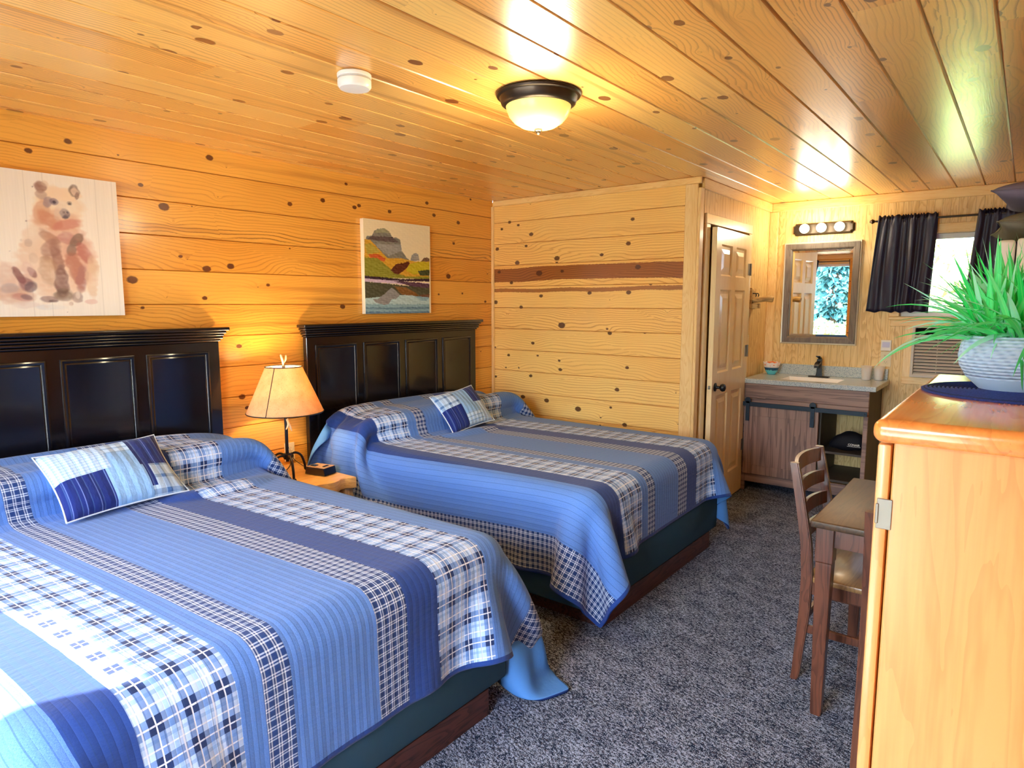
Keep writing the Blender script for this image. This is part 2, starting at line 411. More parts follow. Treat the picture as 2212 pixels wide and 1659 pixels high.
# front wall
bm = B(); a0, a1, c0, c1 = WIN2; e0, e1, g0, g1 = FILL_DOOR
box(bm, -.1, a0, FY - .14, FY, 0, H); box(bm, a1, e0, FY - .14, FY, 0, H); box(bm, e1, RX + .1, FY - .14, FY, 0, H)
box(bm, a0, a1, FY - .14, FY, 0, c0); box(bm, a0, a1, FY - .14, FY, c1, H); box(bm, e0, e1, FY - .14, FY, g1, H); box(bm, e0, e1, FY - .14, FY, 0, g0)
M_FRONT = wood_boards('orange front wall boards', 'x', 'z', 0.1775, -0.0813, ORL, ORM, ORD, srgb(72, 24, 12))
struct(obj('wall_front', bm, M_FRONT))

# trims
def trim(n, *a, mat=M_TRIM, bev=.003): return struct(obj('trim_%d' % n, box(B(), *a, bev=bev, seg=1), mat))
trim(1, .0, .022, PY - .022, PY - .001, 0, H - .045)                         # corner quarter at left wall
trim(2, .022, DX + .02, PY - .018, PY + .0, H - .045, H - .001, mat=M_TRIMX)  # top of partition
trim(3, 1.70, DX - .001, PY - .016, PY - .0005, 0, H - .046)                   # post on partition
trim(4, DX + .0005, DX + .021, PY - .018, PY + .045, 0, H - .072)             # corner cap on door wall side
trim(5, DX + .0005, DX + .02, PY + .046, VY - .001, H - .072, H - .001, mat=M_TRIMY)
trim(6, DX + .021, RX, VY - .02, VY - .0005, H - .072, H - .001, mat=M_TRIMX)
trim(7, DX + .001, DX + .07, VY - .014, VY - .0005, 0, H - .073)
trim(8, .022, RX, FY + .0005, FY + .02, H - .07, H - .001, mat=M_TRIMX)
struct(obj('baseboard_back', box(B(), DX + .07, RX, VY - .014, VY - .0005, 0, .09), M_TRIMX))

# door 1: six-panel pine door standing a little ajar
dr = bpy.data.objects.new('door_1', None); COL.objects.link(dr); struct(dr); dr.location = (DX, DY1 - .005, 0); dr.rotation_euler = (0, 0, R(2.2))
DWd = DY1 - DY0 - .01
def panel_door(parent, mat, w_, h_, th):
    bm = B(); ys = [-w_, -w_ + .105, -w_ / 2 - .045, -w_ / 2 + .045, -.105, 0]; zs = [0.012, .22, .86, 1.02, 1.62, 1.715, 1.935, h_]
    for i in range(5):
        for j in range(7):
            cell = (i in (1, 3)) and (j in (1, 3, 5))
            y0, y1, z0, z1 = ys[i], ys[i + 1], zs[j], zs[j + 1]
            if not cell: box(bm, 0, th, y0, y1, z0, z1)
            else:
                for sx, base in ((1, th), (-1, 0)):
                    r = lambda d, m: [(base - sx * d, y0 + m, z0 + m), (base - sx * d, y1 - m, z0 + m), (base - sx * d, y1 - m, z1 - m), (base - sx * d, y0 + m, z1 - m)]
                    vs = loft(bm, [r(0, 0), r(.012, .012), r(.012, .030), r(.003, .062)], True, False, True)
    bmesh.ops.remove_doubles(bm, verts=bm.verts, dist=1e-5); fixn(bm)
    return obj('door_panel', bm, mat, parent)
panel_door(dr, M_DOOR, DWd, 2.045, .035)
lathe_knob = [(0, 0), (.030, 0), (.031, .006), (.012, .010), (.010, .035), (.022, .042), (.029, .055), (.025, .070), (.012, .077), (0, .078)]
obj('knob', lathe(B(), lathe_knob, 24, Matrix.Translation((.035, -DWd + .065, .925)) @ Matrix.Rotation(PI / 2, 4, 'Y')), M_METALBLK, dr, smooth=True)
obj('latch_bolt', box(B(), .010, .024, -DWd - .012, -DWd + .001, .915, .94, .002), M_STEEL, dr)
for z in (1.74, 1.10, .34):
    bm = B(); box(bm, .035, .038, -.045, -.003, z, z + .09); lathe(bm, [(0, 0), (.007, 0), (.007, .094), (0, .094)], 10, Matrix.Translation((.042, .003, z - .002)))
    obj('hinge', bm, M_STEEL, dr)
fr_ = struct(obj('trim_10', box(box(box(box(B(), DX + .0005, DX + .02, DY0 - .073, DY0 - .002, 0, DZ - .0, .003, 1), DX + .0005, DX + .02, DY1 + .002, DY1 + .070, 0, DZ, .003, 1),
     DX + .0005, DX + .021, DY0 - .073, DY1 + .070, DZ + .0005, DZ + .07, .003, 1), DX - .1, DX - .04, DY0 - .001, DY0 + .03, 0, DZ), M_DOOR))

# rear window
def window(name, x0, x1, z0, z1, yin, yout, mid=None, horiz=None, tw=.07, sgn=-1):
    """frame + pane, trim on the room side (sgn -1: room is at smaller y)"""
    wn_ = bpy.data.objects.new(name, None); COL.objects.link(wn_); struct(wn_)
    bm = B(); ya = (yin + yout) / 2; yo = sorted((ya - .02, ya + .02)); f = .04
    box(bm, x0, x1, *yo, z0, z0 + f, .004, 1); box(bm, x0, x1, *yo, z1 - f, z1, .004, 1); box(bm, x0, x0 + f, *yo, z0 + f, z1 - f, .004, 1); box(bm, x1 - f, x1, *yo, z0 + f, z1 - f, .004, 1)
    if mid: box(bm, mid - .02, mid + .02, *yo, z0 + f, z1 - f)
    if horiz: box(bm, x0 + f, x1 - f, *yo, horiz - .02, horiz + .02)
    obj('window_frame', bm, M_WHITE, wn_)
    g = G('window glass', .0, .5); g.nt.nodes.remove(g.b)
    tr = g.nt.nodes.new('ShaderNodeBsdfTransparent'); gl = g.nt.nodes.new('ShaderNodeBsdfGlossy'); gl.inputs['Roughness'].default_value = .02
    fn = g.nt.nodes.new('ShaderNodeFresnel'); mx = g.nt.nodes.new('ShaderNodeMixShader'); fn.inputs[0].default_value = 1.3
    g.nt.links.new(fn.outputs[0], mx.inputs[0]); g.nt.links.new(tr.outputs[0], mx.inputs[1]); g.nt.links.new(gl.outputs[0], mx.inputs[2]); g.nt.links.new(mx.outputs[0], g.out.inputs[0])
    obj('pane', box(B(), x0 + f * .9, x1 - f * .9, ya - .002, ya + .002, z0 + f * .9, z1 - f * .9), g.m, wn_)
    bm = B(); y = sorted((yin + sgn * .0005, yin + sgn * .016))
    box(bm, x0 - tw, x1 + tw, *y, z1, z1 + tw, .003, 1); box(bm, x0 - tw, x0, *y, z0, z1, .003, 1); box(bm, x1, x1 + tw, *y, z0, z1, .003, 1)
    y2 = sorted((yin + sgn * .0005, yin + sgn * .03)); box(bm, x0 - tw, x1 + tw, *y2, z0 - .025, z0 - .0005, .003, 1); box(bm, x0 - tw + .01, x1 + tw - .01, *y, z0 - .075, z0 - .026, .003, 1)
    obj('window_casing', bm, M_TRIMX, wn_)
    return wn_
window('window_1', *WIN1, VY, VY + .12, sgn=-1)
window('window_2', *WIN2, FY, FY - .14, sgn=1)
window('fill_door', *FILL_DOOR, FY, FY - .14, mid=2.52, sgn=1)  # added glazed opening behind the camera, brings daylight into the room

# ================================================================== curtains
def curtain(name, parent, xa, xb, ztop, zbot, y, fl=0.0, fr=0.0, folds=9, amp=.018, tie=None, mat=M_CURT, seed=1, sgn=-1):
    rnd = random.Random(seed); ph = [rnd.uniform(-.5, .5) for _ in range(folds * 2 + 4)]
    bm = B(); nx, nz = folds * 10, 26; rows = []
    for j in range(nz + 1):
        t = j / nz; z = ztop + .018 * 0 + (zbot - ztop) * t
        row = []
        for i in range(nx + 1):
            s_ = i / nx
            l = xa + fl * t; r_ = xb + fr * t
            if tie: l, r_ = tie(t, xa, xb)
            x = l + (r_ - l) * s_
            a = amp * (.5 + .5 * math.sin(s_ * 11 + seed) ** 2) * (0.55 + .45 * min(1, t * 3))
            sw = s_ + .035 * math.sin(s_ * 9 + seed) + .018 * math.sin(s_ * 23 + seed * 2) + .012 * t * math.sin(s_ * 6 + 3 * t)
            k = sw * folds * 2 * PI
            yy = y + sgn * (.014 + a * (.5 + .5 * math.sin(k + ph[int(s_ * folds)] * .6 + 1.2 * math.sin(t * 2 + s_ * 5))))
            zz = z + (.007 * math.sin(k * 2.3 + 2) * (1 if j == 0 else 0)) + (.006 * math.sin(k * .7) * (1 if j == nz else 0)); yy += sgn * (.010 * math.sin(k * 3.1) * max(0, 1 - abs(t - .0) * 14))
            row.append(bm.verts.new((x, yy, zz)))
        rows.append(row)
    for p, q in zip(rows, rows[1:]):
        for i in range(nx): bm.faces.new((p[i], p[i + 1], q[i + 1], q[i]))
    fixn(bm)
    o = obj(name, bm, mat, parent, smooth=True)
    md = o.modifiers.new('thick', 'SOLIDIFY'); md.thickness = .002
    return o
ct = thing('curtain_rod', 'dark metal curtain rod with ball finial across the small rear window', 'curtain rod', (2.6, VY, 2.15))
bm = B(); tube(bm, [(0, -.055, 0), (1.0, -.055, 0)], .0075, 12); obj('rod', bm, M_BRONZE, ct, smooth=True)
obj('finial', lathe(B(), [(0, -.02), (.008, -.018), (.010, -.010), (.019, 0), (.010, .016), (0, .02)], 16, Matrix.Translation((-.02, -.055, 0)) @ Matrix.Rotation(PI / 2, 4, 'Y')), M_BRONZE, ct, smooth=True)
for x in (.03, .93):
    obj('bracket', box(box(B(), x - .006, x + .006, -.055, 0, -.006, .006), x - .015, x + .015, -.004, 0, -.03, .03), M_BRONZE, ct)
# panels hang on the rod: things of their own
c1_ = curtain('curtain', None, 2.625, 3.015, 2.185, 1.455, VY - .045, fl=-.05, fr=-.02, folds=7)
tag(c1_, 'navy curtain panel gathered on the rod to the left of the rear window', 'curtain')
c2_ = curtain('curtain', None, 3.255, 3.55, 2.185, 1.455, VY - .045, fl=-.05, fr=.02, folds=5, seed=4)
tag(c2_, 'navy curtain panel right of the rear window, partly behind grey pillows', 'curtain')
ct2 = thing('curtain_rod', 'dark curtain rod over the tall front window seen in the mirror', 'curtain rod', (.1, FY, 2.24))
bm = B(); tube(bm, [(0, .07, 0), (1.35, .07, 0)], .0075, 12); box(bm, .0, .012, 0, .07, -.006, .006); box(bm, 1.338, 1.35, 0, .07, -.006, .006); obj('rod', bm, M_BRONZE, ct2)
def tieL(t, xa, xb): return xa, xb - (xb - xa) * .62 * min(1, (t / .62)) ** 1.5 + (max(0, t - .62)) * .1
def tieR(t, xa, xb): return xa + (xb - xa) * .62 * min(1, (t / .62)) ** 1.5 - (max(0, t - .62)) * .1, xb
o = curtain('curtain', None, .12, .62, 2.27, .75, FY + .07, folds=7, tie=tieL, seed=7, sgn=1); tag(o, 'navy tied back curtain on the left of the front window, facing it', 'curtain')
o = curtain('curtain', None, 1.10, 1.44, 2.27, .75, FY + .07, folds=6, tie=tieR, seed=9, sgn=1); tag(o, 'navy tied back curtain on the right of the front window, facing it', 'curtain')

# ================================================================== quilt cloth
def quilt_mat(name, foot, th_):
    g = G(name, .85, .15, sheen=.15); s_, t_, _ = g.uv()
    v3 = g.vec(s_, t_, 0)
    wob = (g.noise(v3, 9, 2) - .5) * .006
    s = s_ + wob; t = t_ + wob
    hea = g.noise(g.vec(s_ * 3, t_, 0), 330, 2, .7)
    SOLID = g.mix((hea - .2) * 1.5, srgb(50, 94, 174), srgb(118, 164, 230))
    NAVY = g.mix(hea, srgb(24, 50, 116), srgb(46, 80, 154))
    # large plaid
    a = (s / .092).fr(); b = (t / .078).fr()
    A = a.band(.05, .45); Bq = b.band(.05, .45)
    c = g.mix(hea * .5, srgb(196, 222, 252), srgb(146, 188, 238))
    c = g.mix(a.band(.56, .66) * .5, c, srgb(110, 156, 214)); c = g.mix(b.band(.60, .72) * .5, c, srgb(110, 156, 214))
    c = g.mix(A * .72, c, srgb(72, 116, 184)); c = g.mix(Bq * .72, c, srgb(72, 116, 184))
    c = g.mix(A * Bq * .92, c, srgb(24, 40, 84))
    for q, p in ((a, .25), (b, .25), (a, .84), (b, .86)): c = g.mix((q - p).ab().lt(.022) * .85, c, srgb(228, 238, 250))
    PL = c
    # small plaid
    a = (s / .0275).fr(); b = (t / .0275).fr()
    c = g.mix(hea * .5, srgb(26, 50, 104), srgb(50, 84, 140))
    la = (a - .15).ab().lt(.07).mx((a - .42).ab().lt(.07)); lb = (b - .15).ab().lt(.07).mx((b - .42).ab().lt(.07))
    c = g.mix(la.mx(lb) * .62, c, srgb(196, 216, 242)); c = g.mix(la * lb * .9, c, srgb(232, 240, 250))
    SP = c
    col = SOLID
    for lo, hi, cc in ((-1.30, -1.02, SP), (-.755, -.645, NAVY), (-.645, -.420, PL), (-.355, -.275, SP), (.010, .130, SP), (.130, .262, NAVY), (.262, .500, PL),
                       (.775, .945, SP), (.945, 1.03, NAVY)):
        col = g.mix(t.band(lo, hi), col, cc)
    # stitching: rows running along the bed
    st = ((t_ + .5) / .0262).fr(); line = (st - .5).ab().lt(.045)
    col = g.mix(line * .45, col, srgb(40, 66, 116))
    edge = s_.gt(foot - .018).mx(t_.lt(-1.203)).mx(t_.gt(th_ - .017))
    col = g.mix(edge, col, NAVY)
    g.color(col)
    puff = 1 - ((st - .5).ab() * 2).pw(3) if False else ((st * PI).sin().ab() * -1 + 1)
    pk = g.noise(g.vec(s_ * 55, t_ * 16, 0), 1, 3, .6); pk2 = g.noise(g.vec(s_ * 9, t_ * 5, 2), 1, 2)
    seam = ((t_ + .5) / .0262 + .5).fr(); puff = ((seam - .5).ab() * 2).pw(.5)
    g.bump(puff * .55 + pk * 1.3 + pk2 * .8, .36, .005)
    return g.m
M_UNDER = plain('blue quilt backing', srgb(84, 140, 208), .85, .1, bump=.6, bscale=70)
M_BIND = plain('navy quilt binding', srgb(34, 58, 118), .85, .1, bump=.3, bscale=300)

def simulate_quilt(yc, foot, seed, ztop=.665, x0=.10, xc=.565, sc=.655, skew=.06, tshift=0.0, steps=110, th_=1.20, bias=0.0):
    hs = .030; tl = -1.22
    ns = int(round(foot / hs)) + 1; ntt = int(round((th_ - tl) / hs)) + 1
    ss = np.linspace(0, foot, ns); ts = np.linspace(tl, th_, ntt); ds = ss[1] - ss[0]; dt_ = ts[1] - ts[0]
    SS, TT = np.meshgrid(ss, ts, indexing='ij')
    X = np.where(SS < sc, x0 + (xc - x0) * SS / sc, xc + (SS - sc))
    P = np.stack([X, yc + tshift + TT + skew * (X - xc), np.full_like(X, .90)], -1)
    r0 = np.random.RandomState(seed)
    P[..., 2] += .004 * r0.randn(ns, ntt)
    # start with the overhang already folded down
    for it in range(1):
        over = np.maximum(P[..., 0] - 2.16, 0); P[..., 0] -= over * .75; P[..., 2] -= over * .66
        oy = np.maximum(np.abs(P[..., 1] - yc) - .82, 0); sg = np.sign(P[..., 1] - yc); P[..., 1] -= sg * oy * .75; P[..., 2] -= oy * .66
    crn = (SS > 2.16) & (TT > .76); P[..., 1] += bias * crn; P[..., 0] -= bias * .5 * crn
    W = np.ones((ns, ntt, 1)); prev = P.copy()
    ic = int(round(sc / ds)); pin = np.abs(TT[ic]) < .74
    W[ic, pin] = 0
    W[ic + 1, pin] = 0; W[0, pin] = 0
    pinpos = P[ic].copy(); pinpos[:, 0] = xc + .012 * np.sin(ts * 7 + seed) - .05 * (np.abs(ts) / .74) ** 4; pinpos[:, 2] = ztop + .012
    pin2 = pinpos.copy(); pin2[:, 0] += ds * .98; pin0 = pinpos.copy(); pin0[:, 0] = .15; pin0[:, 2] = ztop + .03 + .03 * (1 - np.abs(ts / .8) ** 3).clip(0)
    cx, cz = 1.10, (ztop - .34) / 1.0
    bx = np.array([1.02, .78, .30]); bc = np.array([1.10, yc, ztop - .30]); rad = .085
    pa, pb, pc_ = .225, .80, .185; pcen = np.array([.350, yc, ztop - .005])
    sets = []
    def sl(a, b): return (a, b)
    def cons(di, dj, L, k):
        for pi in range(2):
            # stagger along the dominant direction
            if di and (not dj or True):
                step = 2 * abs(di)
                for off in range(abs(di)):
                    i0 = np.arange(off + pi * abs(di), ns - di, step)
                    if dj >= 0: jA = slice(0, ntt - dj); jB = slice(dj, ntt)
                    else: jA = slice(-dj, ntt); jB = slice(0, ntt + dj)
                    sets.append((np.ix_(i0, np.arange(ntt)[jA]), np.ix_(i0 + di, np.arange(ntt)[jB]), L, k))
            else:
                step = 2 * dj
                for off in range(dj):
                    j0 = np.arange(off + pi * dj, ntt - dj, step)
                    sets.append((np.ix_(np.arange(ns), j0), np.ix_(np.arange(ns), j0 + dj), L, k))
    cons(1, 0, ds, 1.0); cons(0, 1, dt_, 1.0)
    dg = math.hypot(ds, dt_); cons(1, 1, dg, .5); cons(1, -1, dg, .5)
    cons(3, 0, 3 * ds, .35); cons(0, 3, 3 * dt_, .35)
    def collide(P, prev):
        q = P - bc
        d = np.abs(q) - (bx - rad)
        out = np.maximum(d, 0); ln = np.sqrt((out ** 2).sum(-1)); inside = np.minimum(d.max(-1), 0)
        sd = ln + inside - rad
        hit = (sd < 0) & (P[..., 2] > .02)
        n = np.zeros_like(P); m = ln > 1e-6
        n[m] = (out[m] / ln[m][:, None]) * np.sign(q[m])
        mi = ~m
        if mi.any():
            ax = d.argmax(-1); n[mi, ax[mi]] = np.sign(q[mi, ax[mi]])
        con = hit.copy()
        P[hit] += n[hit] * (-sd[hit])[:, None]
        # pillow roll
        q = (P - pcen) / np.array([pa, pb, pc_]); F = np.abs(q[..., 0]) ** 2.4 + np.abs(q[..., 1]) ** 4.5 + q[..., 2] ** 2
        h2 = F < 1
        if h2.any():
            qq = q[h2]; g_ = np.stack([2.4 * np.abs(qq[:, 0]) ** 1.4 * np.sign(qq[:, 0]) / pa, 4.5 * np.abs(qq[:, 1]) ** 3.5 * np.sign(qq[:, 1]) / pb, 2 * np.maximum(qq[:, 2], .05) / pc_], -1)
            st = (1 - F[h2])[:, None] / (g_ ** 2).sum(-1, keepdims=True)
            P[h2] += g_ * np.minimum(st, .05)
            con |= h2
        P[..., 0] = np.maximum(P[..., 0], .135)
        low = P[..., 2] < .016; P[..., 2] = np.maximum(P[..., 2], .016); con |= low
        P[con] = prev[con] + (P[con] - prev[con]) * np.array([.45, .45, 1.0])
        return P
    g = 9.8 / 3600
    for st in range(steps):
        vel = (P - prev) * .965; prev = P.copy()
        if st > steps - 25: vel *= .8
        P = P + vel * (W > 0); P[..., 2] -= g * (W[..., 0] > 0) * .8
        k = min(1, st / 25); P[ic, pin] = P[ic, pin] * (1 - k) + pinpos[pin] * k if st < 26 else pinpos[pin]
        for row, pp in ((ic + 1, pin2), (0, pin0)): P[row, pin] = P[row, pin] * (1 - k) + pp[pin] * k
        for it in range(14):
            for A, Bx, L, kk in sets:
                a = P[A]; b = P[Bx]; d = b - a; l = np.sqrt((d * d).sum(-1, keepdims=True)) + 1e-9
                wa = W[A]; wb_ = W[Bx]; s_ = wa + wb_ + 1e-9
                c = d * (kk * (l - L) / l / s_)
                P[A] = a + c * wa; P[Bx] = b - c * wb_
            if it % 3 == 2 or it == 13: P = collide(P, prev)
    return P, ss, ts
def quilt_obj(name, label, yc, foot, seed, **k):
    P, ss, ts = simulate_quilt(yc, foot, seed, **k)
    ns, ntt = P.shape[:2]
    me = bpy.data.meshes.new(name)
    idx = np.arange(ns * ntt).reshape(ns, ntt)
    F = np.stack([idx[:-1, :-1], idx[1:, :-1], idx[1:, 1:], idx[:-1, 1:]], -1).reshape(-1, 4)
    me.from_pydata(P.reshape(-1, 3).tolist(), [], F.tolist())
    uvl = me.uv_layers.new(name='UVMap'); SS, TT = np.meshgrid(ss, ts, indexing='ij'); uv = np.stack([SS, TT], -1).reshape(-1, 2)
    li = np.zeros(len(me.loops), dtype=np.int32); me.loops.foreach_get('vertex_index', li)
    uvl.data.foreach_set('uv', uv[li].ravel())
    for p in me.polygons: p.use_smooth = True
    for m in (quilt_mat(name + ' patchwork stripes', foot, k.get('th_', 1.20)), M_UNDER, M_BIND): me.materials.append(m)
    o = bpy.data.objects.new(name, me); COL.objects.link(o)
    m = o.modifiers.new('sub', 'SUBSURF'); m.levels = 1; m.render_levels = 2
    m = o.modifiers.new('thick', 'SOLIDIFY'); m.thickness = .011; m.offset = 1; m.material_offset = 1; m.material_offset_rim = 2
    tag(o, label, 'quilt')
    return o
quilt_obj('quilt', 'blue striped and plaid patchwork quilt on the front bed, sunlit at its corner', 1.10, 2.59, 5, skew=.085, th_=1.20, bias=.08)
quilt_obj('quilt', 'blue striped and plaid patchwork quilt on the bed beside the knotty partition', 3.26, 2.52, 8, skew=.085, th_=1.05)

# ================================================================== beds
def bed(label, yc, hy0, hy1):
    t = thing('bed', label, 'bed', (0, yc, 0))
    m = box(B(), .125, 2.095, -.755, .755, .335, .652, .07, 4); obj('mattress', m, plain('white mattress fabric', srgb(222, 222, 228), .9), t, smooth=True)
    obj('box_spring', box(B(), .10, 2.12, -.765, .765, .105, .333, .02, 3), M_BOX, t, smooth=True)
    bm = B(); box(bm, .06, 2.11, -.66, -.62, 0, .104); box(bm, .06, 2.11, .62, .66, 0, .104); box(bm, 2.07, 2.11, -.62, .62, 0, .104); box(bm, .06, .10, -.62, .62, 0, .104)
    obj('platform', bm, M_PLAT, t)
    a, b = hy0 - yc, hy1 - yc
    hb = obj('headboard', box(B(), .024, .062, a, b, .02, 1.312, .003, 1), M_BLACKWOOD, t)
    bm = B()
    for z0, z1, xo, e in ((1.372, 1.392, .112, .042), (1.356, 1.371, .098, .030), (1.342, 1.355, .088, .022), (1.326, 1.341, .084, .017), (1.3121, 1.325, .072, .009)):
        box(bm, .024, xo, a - e, b + e, z0, z1, .0055, 3)
    obj('crown_moulding', bm, M_BLACKWOOD, hb, smooth=True)
    n = 4; gap = .056; mar = .062; wd = (b - a - 2 * mar - 3 * gap) / n
    for i in range(n):
        y0 = a + mar + i * (wd + gap); y1 = y0 + wd; z0, z1 = .42, 1.262
        bm = B()
        r = lambda d, m: [(.062 + d, y0 + m, z0 + m), (.062 + d, y1 - m, z0 + m), (.062 + d, y1 - m, z1 - m), (.062 + d, y0 + m, z1 - m)]
        loft(bm, [r(-.002, 0), r(.008, .002), r(.011, .008), r(.008, .015), r(.002, .020), r(.005, .026), r(.001, .034)], True, False, True); fixn(bm)
        obj('raised_panel', bm, M_BLACKWOOD, hb, smooth=True)
    return t
bed('front bed with tall black panelled headboard, below the bear canvas', 1.10, .294, 1.893)
bed('rear bed with tall black panelled headboard, below the mountain canvas', 3.26, 2.457, 4.056)

# ================================================================== scatter cushions
def cushion_mat(kind):
    g = G('patchwork cushion cover %s' % kind, .85, .15, sheen=.15); u, v, _ = g.uv()
    hea = g.noise(g.vec(u, v, 0), 260, 2)
    NV = g.mix(((u / .11).fr() - .5).ab().lt(.035) * .7, srgb(28, 44, 112), srgb(110, 132, 196))
    LT = g.mix(hea, srgb(158, 200, 236), srgb(116, 166, 220))
    a = (u / .042).fr(); b = (v / .042).fr(); CK = g.mix((a.lt(.4) + b.lt(.4)) * .35, srgb(190, 216, 238), srgb(130, 172, 212))
    ST = g.mix((v / .09).fr().lt(.3) * .6, srgb(186, 214, 236), srgb(96, 146, 196))
    a = (u / .16).fr(); b = (v / .2).fr()
    PLD = g.mix((a.band(.1, .4) + b.band(.1, .35)) * .45, srgb(182, 212, 236), srgb(48, 96, 156))
    col = LT
    if kind == 'wide':      # as seen: light check top left, stripes top, navy top right, navy bottom left, blue middle, plaid bottom right
        rects = ((0, .45, .5, 1, CK), (.45, .68, .72, 1, ST), (.68, 1, .45, 1, NV), (0, .40, 0, .5, NV), (.70, 1, 0, .45, PLD), (.70, .75, .12, .45, NV))
    else:
        rects = ((0, .38, .55, 1, PLD), (.68, 1, .52, 1, NV), (0, .38, 0, .55, NV), (.75, 1, 0, .52, CK), (.38, .75, 0, .30, ST))
    for x0, x1, y0, y1, cc in rects: col = g.mix(u.band(x0, x1) * v.band(y0, y1), col, cc)
    seam = ((u / .085).fr() - .5).ab().lt(.05)
    col = g.mix(seam * .25, col, srgb(90, 130, 180))
    g.color(col)
    g.bump(g.noise(g.vec(u * 30, v * 14, 0), 1, 3) + ((u / .085).fr() - .5).ab() * 1.5, .5, .006)
    return g.m
def cushion_mesh(w_, h_, th, n=22, puff=.45, pinch=.09, seed=0):
    bm = B(); uvl = bm.loops.layers.uv.new('UVMap'); side = []
    rnd = random.Random(seed)
    for s in (1, -1):
        g = []
        for i in range(n + 1):
            row = []
            for j in range(n + 1):
                a = 2 * i / n - 1; b = 2 * j / n - 1
                x = a * w_ / 2 * (1 - pinch * (1 - b * b) * a * a * .8); y = b * h_ / 2 * (1 - pinch * (1 - a * a) * b * b * .8)
                z = s * th / 2 * (max(0, (1 - a * a) * (1 - b * b))) ** puff
                z += .006 * math.sin(a * 5 + b * 3 + seed) * (1 - a * a) * (1 - b * b)
                row.append((x, y, z, (a + 1) / 2, (b + 1) / 2))
            g.append(row)
        side.append(g)
    V = {}
    def vert(s, i, j):
        k = (0 if (i in (0, n) or j in (0, n)) else s, i, j)
        if k not in V: p = side[0 if s == 1 else 1][i][j]; V[k] = bm.verts.new(p[:3])
        return V[k]
    for s in (1, -1):
        for i in range(n):
            for j in range(n):
                q = [(i, j), (i + 1, j), (i + 1, j + 1), (i, j + 1)]
                if s == -1: q.reverse()
                f = bm.faces.new([vert(s, *k) for k in q]); f.smooth = True
                for l, k in zip(f.loops, q): l[uvl].uv = (k[0] / n, k[1] / n)
    return bm
def rim_tube(w_, h_, r, n=12, pinch=.09):
    pts = []
    for side in range(4):
        for k in range(n):
            t = 2 * k / n - 1
            a, b = [(t, -1), (1, t), (-t, 1), (-1, -t)][side]
            pts.append((a * w_ / 2 * (1 - pinch * (1 - b * b) * a * a * .8), b * h_ / 2 * (1 - pinch * (1 - a * a) * b * b * .8), 0))
    bm = B(); tube(bm, pts + [pts[0]], r, 6); return bm
def cushion(label, kind, top, bot, yc, w_, th, roll=0.0, yaw=0.0, seed=0):
    """front face leans back from the bottom edge to the top edge; local x runs towards +y"""
    hgt = (Vector(top) - Vector(bot)).length
    up = (Vector(top) - Vector(bot)).normalized(); ax = Vector((math.sin(yaw) * -1, math.cos(yaw), 0)); ax = (ax - up * ax.dot(up)).normalized(); nrm = ax.cross(up)
    M = Matrix((ax, up, nrm)).transposed().to_4x4() @ Matrix.Rotation(roll, 4, 'Z')
    t = thing('scatter_cushion', label, 'cushion', ((top[0] + bot[0]) / 2, yc, (top[2] + bot[2]) / 2))
    t.rotation_euler = M.to_euler()
    m = cushion_mesh(w_, hgt, th, seed=seed); o = obj('cover', m, cushion_mat(kind), t)
    obj('piping', rim_tube(w_, hgt, .0035), plain('pale piping', srgb(214, 230, 240), .8), t, smooth=True)
    return t
cushion('oblong blue patchwork cushion leaning on the pillow roll of the front bed', 'wide', (.47, 0, .915), (.735, 0, .695), 1.115, .48, .12, R(3), 0, 1)
cushion('small blue and white patchwork cushion leaning on the pillow roll of the rear bed', 'square', (.50, 0, .925), (.70, 0, .695), 3.30, .40, .12, R(3), R(-8), 2)

# ================================================================== nightstand and things on it
NZ = .53
t = thing('nightstand', 'small live edge pine slab nightstand between the two beds', 'nightstand', (.30, 2.17, 0))
def slab_poly(y0, y1, x0, x1, seed, n=14, amp=.012):
    r = random.Random(seed); pts = [(x0, y0), (x0, y1)]
    for i in range(n + 1):
        a = y1 + (y0 - y1) * i / n; pts.append((x1 + amp * math.sin(i * 1.1 + seed) + r.uniform(-.005, .005), a))
    return pts
bm = B(); prism(bm, slab_poly(-.205, .215, -.275, .285, 2), NZ - .065, NZ, 'z', bev=.006); obj('slab_top', fixn(bm), M_SLAB, t, smooth=True)
for y0, y1 in ((-.205, -.148), (.160, .215)):
    bm = B(); prism(bm, [(p[1] * 0 + p[0], p[1]) for p in [(-.27, 0), (-.27, NZ - .066), (.265, NZ - .066), (.275, .36), (.262, .2), (.27, .08), (.262, 0)]], y0, y1, 'y', bev=.006)
    obj('slab_leg', fixn(bm), M_SLABEND, t, smooth=True)
obj('lower_shelf', box(B(), -.25, .24, -.147, .159, .14, .17, .004, 1), M_SLAB, t)

